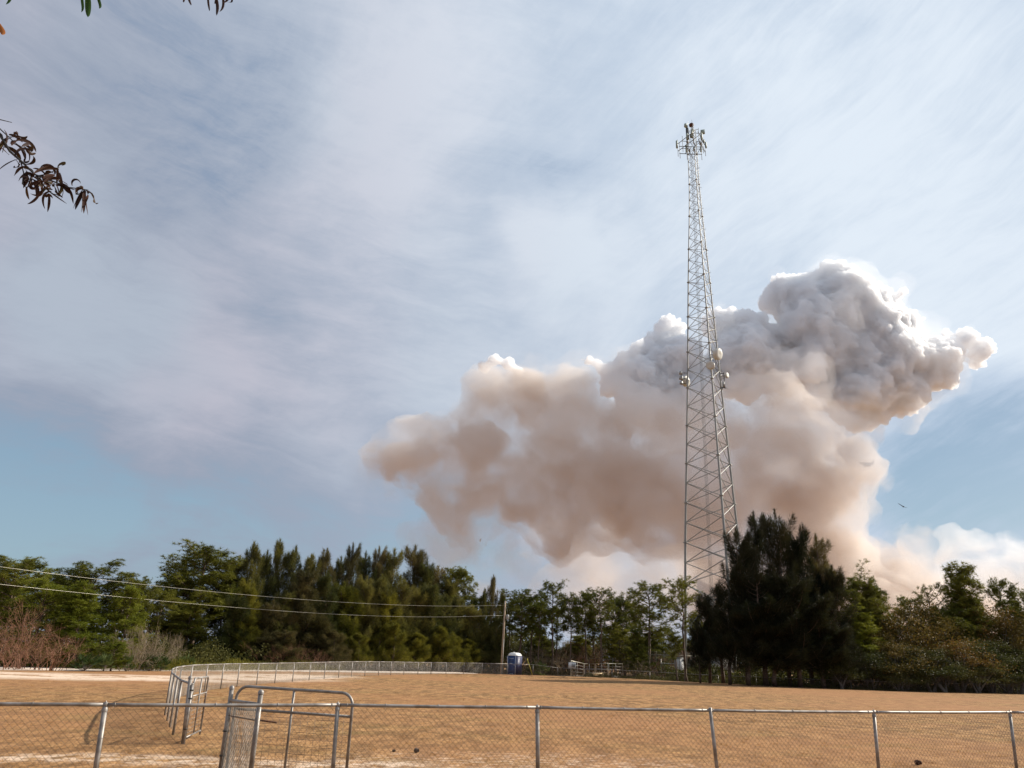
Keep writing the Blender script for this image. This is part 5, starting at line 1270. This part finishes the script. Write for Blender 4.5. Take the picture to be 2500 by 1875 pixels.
def main_island(me):
    """drops the stray crumbs that remeshing leaves beside the cloud"""
    n = len(me.vertices); E = np.empty(len(me.edges) * 2, np.int32); me.edges.foreach_get('vertices', E); E = E.reshape(-1, 2)
    lab = np.arange(n)
    for _ in range(400):
        m = np.minimum(lab[E[:, 0]], lab[E[:, 1]]); new = lab.copy()
        np.minimum.at(new, E[:, 0], m); np.minimum.at(new, E[:, 1], m); new = new[new]
        if (new == lab).all(): break
        lab = new
    cnt = np.bincount(lab, minlength=n); keep = cnt[lab] > 0.04 * cnt.max()
    if keep.all(): return me
    V = np.empty(n * 3, np.float32); me.vertices.foreach_get('co', V); V = V.reshape(-1, 3)
    L = np.empty(len(me.loops), np.int32); me.loops.foreach_get('vertex_index', L); F = L.reshape(-1, 4); F = F[keep[F[:, 0]]]
    idx = np.cumsum(keep) - 1
    return new_mesh('tmp', V[keep], None, idx[F])


def billow(name, blobs, voxel, octaves, mat, label=None, cat=None, group=None, seed=1, squash=1.0, D0=1400.0, grow=1.0, parent=None, shift=0.0):
    """blobs: (x, y, radius) in photo pixels of the 2212 px wide view plus a depth offset in metres; joined, remeshed and billowed"""
    MBk = MB()
    import bmesh
    bm = bmesh.new(); bmesh.ops.create_icosphere(bm, subdivisions=3, radius=1.0)
    IV = np.array([v.co[:] for v in bm.verts]); IF = np.array([[v.index for v in f.verts] for f in bm.faces]); bm.free()
    for b in blobs:
        x, y, r = (q * W / 2212.0 for q in b[:3]); off = b[3] if len(b) > 3 else 0.0
        c = far(x, y, D0 + off + shift); rr = (r / FPX * np.linalg.norm(c - CAM)) * grow
        MBk.add(c + IV * rr * (1, squash, 1), T=IF)
    m2 = remesh(MBk.mesh(name), None, voxel * 1.6)
    for k, (cell, amp, kind) in enumerate(octaves):
        if k == 2: m2 = main_island(remesh(m2, None, voxel))
        n = len(m2.vertices); V = np.empty(n * 3, np.float32); m2.vertices.foreach_get('co', V); V = V.reshape(-1, 3).astype(float)
        N = np.empty(n * 3, np.float32); m2.vertex_normals.foreach_get('vector', N); N = N.reshape(-1, 3)
        q = V + (np.stack([vnoise(V, cell * 1.3, seed + 7 + j) for j in range(3)], 1)) * cell * 0.6
        if kind == 'w': h = 0.42 - worley(q, cell, seed)
        else: h = vnoise(q, cell, seed) + 0.5 * vnoise(q, cell * 0.5, seed + 1)
        V = V + N * (h * amp)[:, None]
        m2.vertices.foreach_set('co', V.astype(np.float32).ravel()); m2.update(); seed += 13
    m2.name = name
    o = link(name, m2, mat, parent, True)
    return tag(o, label, cat, group)


def smokemat(name, col, dens, ani, scale, lo, hi, step=0.25):
    m, t, out = mat_base(name)
    v = t.new('ShaderNodeVolumePrincipled'); v.inputs['Color'].default_value = (*col, 1); v.inputs['Anisotropy'].default_value = ani
    ps = t.new('ShaderNodeNewGeometry').outputs['Position']
    nz = t.noise(t.mapping(ps, (1, 0.8, 1.15)), scale, 4, 0.55, 0.6)
    t.l.new(t.rng(nz, lo, hi, dens * 0.15, dens * 1.9), v.inputs['Density'])
    t.l.new(v.outputs[0], out.inputs['Volume']); m.cycles.volume_step_rate = step; return m


def volmat(name, col, dens, ani=0.0):
    m, t, out = mat_base(name)
    v = t.new('ShaderNodeVolumePrincipled'); v.inputs['Color'].default_value = (*col, 1); v.inputs['Density'].default_value = dens
    v.inputs['Anisotropy'].default_value = ani
    t.l.new(v.outputs[0], out.inputs['Volume']); return m


M['v_white'] = volmat('white_cloud_vapour', (0.9980, 0.9993, 1.0), 0.20, 0.38)
M['v_mist'] = volmat('cloud_mist_vapour', (0.99, 0.99, 0.99), 0.0030, 0.2)
M['v_brown'] = smokemat('brown_smoke_vapour', (0.915, 0.870, 0.825), 0.014, 0.1, 0.0085, 0.36, 0.62)
M['v_core'] = smokemat('dense_smoke_vapour', (0.875, 0.81, 0.75), 0.016, 0.1, 0.013, 0.42, 0.62)
M['v_grey'] = smokemat('grey_smoke_vapour', (0.975, 0.975, 0.97), 0.010, 0.1, 0.010, 0.40, 0.60)
M['v_bank'] = smokemat('cloud_bank_vapour', (0.965, 0.965, 0.96), 0.0075, 0.2, 0.012, 0.36, 0.60)
M['v_wisp'] = smokemat('smoke_wisp_vapour', (0.945, 0.905, 0.872), 0.0026, 0.1, 0.012, 0.46, 0.66, 0.35)
M['v_thin'] = smokemat('thin_smoke_vapour', (0.915, 0.85, 0.79), 0.0060, 0.0, 0.008, 0.36, 0.62)
WO = [(76, 34, 'w'), (36, 18, 'w'), (18, 9.5, 'w'), (9, 5.8, 'w')]
BO = [(90, 60, 'n'), (45, 30, 'n'), (20, 14, 'n'), (11, 7, 'n')]


def cloud_head(blobs, label, seed, D0=1400.0, group='white cloud heads over the smoke', mist=1.10, voxel=3.0, WO=WO):
    o = billow('smoke_cloud', blobs, voxel, WO, M['v_white'], label, 'smoke cloud', group, seed, D0=D0)
    billow('cloud_mist', blobs, voxel * 2.5, BO[:3], M['v_mist'], seed=seed + 5, D0=D0, grow=mist, parent=o)
    return o


def plume(blobs, label, seed, D0):
    o = billow('smoke_plume', blobs, 8.0, BO, M['v_brown'], label, 'smoke', None, seed, 0.8, D0)
    billow('smoke_core', [(b[0], b[1], b[2] - 14) + tuple(b[3:]) for b in blobs if b[2] > 40], 8.0, BO, M['v_core'], seed=seed + 3, squash=0.8, D0=D0, grow=0.72, parent=o)
    billow('smoke_wisps', blobs, 12.0, [(130, 110, 'n'), (60, 50, 'n'), (28, 20, 'n')], M['v_wisp'], seed=seed + 9, squash=0.8, D0=D0, grow=1.08, parent=o)
    billow('smoke_haze', blobs, 12.0, [(160, 150, 'n'), (70, 60, 'n'), (30, 26, 'n')], M['v_wisp'], seed=seed + 19, squash=0.8, D0=D0, grow=1.14, parent=o)
    return o


cloud_head([(1740, 655, 62), (1820, 645, 70), (1890, 660, 50), (1690, 668, 38), (1690, 640, 34), (1770, 730, 95), (1860, 720, 80), (1925, 645, 28), (1685, 610, 30), (1735, 615, 32), (1800, 604, 36), (1850, 612, 30), (1925, 690, 40), (1945, 625, 16), (1660, 655, 22), (1800, 790, 70), (1850, 800, 70), (1780, 840, 50)],
           'tallest bright white billowing cloud head above the smoke, right of the tower', 3)
cloud_head([(1610, 712, 44), (1570, 692, 28), (1655, 742, 44), (1700, 728, 24), (1600, 780, 80), (1545, 718, 38), (1680, 800, 60), (1740, 800, 50, -30), (1590, 675, 18)],
           'rounded white cloud head directly behind the lattice tower', 17)
cloud_head([(1440, 730, 36), (1400, 762, 46), (1350, 797, 40), (1460, 790, 75), (1400, 840, 80), (1490, 850, 80), (1330, 830, 40), (1470, 705, 20), (1275, 778, 16), (1295, 790, 20), (1255, 775, 9), (1445, 700, 16)],
           'grey white cloud shoulder just left of the lattice tower', 31)
cloud_head([(1955, 742, 40), (2045, 768, 36), (2085, 740, 22), (2130, 748, 17), (2105, 775, 22), (2000, 790, 64), (1920, 790, 80), (1850, 840, 80), (1960, 840, 50), (1880, 880, 46), (2040, 805, 26), (1985, 692, 17), (1960, 694, 26), (2040, 724, 18), (2075, 718, 12), (2150, 748, 14)],
           'ragged white cloud arm trailing out to the right of the plume', 43)
cloud_head([(1070, 778, 17), (1045, 795, 15), (1098, 786, 17), (1120, 802, 15)], 'small white cap on the brown smoke at its left shoulder', 51, voxel=3.0, WO=[(30, 12, 'w'), (14, 6, 'w'), (8, 3, 'w')])
billow('cloud_bank', [(2060, 1160, 24), (2030, 1150, 14), (2110, 1178, 34), (2170, 1195, 38), (2090, 1225, 60), (2200, 1225, 55), (2150, 1270, 75), (2270, 1235, 60), (2240, 1290, 80), (2330, 1280, 90), (2100, 1290, 60)],
       6.0, [(75, 34, 'w'), (36, 17, 'w'), (17, 8, 'n')], M['v_bank'], 'low hazy white cloud bank above the pines at the right edge', 'cloud', None, 61, D0=1900)
billow('smoke_plume', [(1340, 870, 56), (1400, 905, 66), (1480, 925, 76), (1560, 905, 70), (1640, 890, 60), (1730, 890, 66), (1740, 925, 56), (1820, 925, 56), (1880, 915, 44), (1940, 890, 34), (2000, 865, 26), (1800, 955, 36)],
       7.0, BO, M['v_grey'], 'soft grey smoke under the white cloud heads', 'smoke', None, 101, squash=0.8, D0=1310)
plume([(805, 1030, 30), (780, 1010, 16), (845, 1000, 50), (845, 950, 26), (900, 980, 70), (960, 1000, 88), (875, 1060, 32), (1000, 1110, 82), (985, 1170, 46), (1060, 860, 66), (1120, 830, 50), (1010, 880, 44), (1060, 990, 115), (1150, 890, 84), (1150, 1080, 110), (1200, 980, 120), (1240, 870, 70), (1250, 1080, 110), (1310, 1010, 110), (1340, 920, 80), (1350, 1100, 105), (1400, 1160, 70), (1440, 1040, 120), (1430, 930, 60),
       (1530, 1130, 105), (1600, 1180, 95), (1640, 890, 66), (1700, 960, 95), (1650, 1050, 110), (1680, 860, 46), (1750, 1080, 105), (1850, 1025, 66), (1905, 1020, 26), (1820, 1075, 66), (1750, 1180, 90), (1830, 1190, 55), (1560, 960, 80), (1500, 1230, 60), (1640, 1250, 70), (1760, 1260, 60), (1030, 1190, 40), (1200, 1170, 50), (1300, 1190, 50), (1520, 1290, 76), (1620, 1300, 95), (1720, 1300, 100), (1820, 1290, 84), (1900, 1300, 70), (1560, 1230, 80)],
      'wide brown smoke plume drifting behind the lattice tower', 71, 1250)
plume([(1960, 1188, 50), (1930, 1230, 62), (2005, 1222, 66), (2055, 1240, 40), (1890, 1260, 76), (1950, 1300, 80), (2060, 1300, 62), (1860, 1210, 40), (1850, 1250, 50), (1980, 1330, 80), (2110, 1340, 60)],
      'smaller brown smoke puff above the pines at the right', 83, 1300)
billow('smoke_veil', [(1300, 1230, 75), (1450, 1250, 90), (1600, 1280, 90), (1750, 1280, 90), (1900, 1300, 90), (1200, 1300, 70), (2050, 1340, 80), (1380, 1330, 80), (1650, 1360, 80)],
       12.0, BO[:3], M['v_thin'], 'thin pinkish smoke veil low behind the middle pines', 'smoke', None, 95, D0=1450)
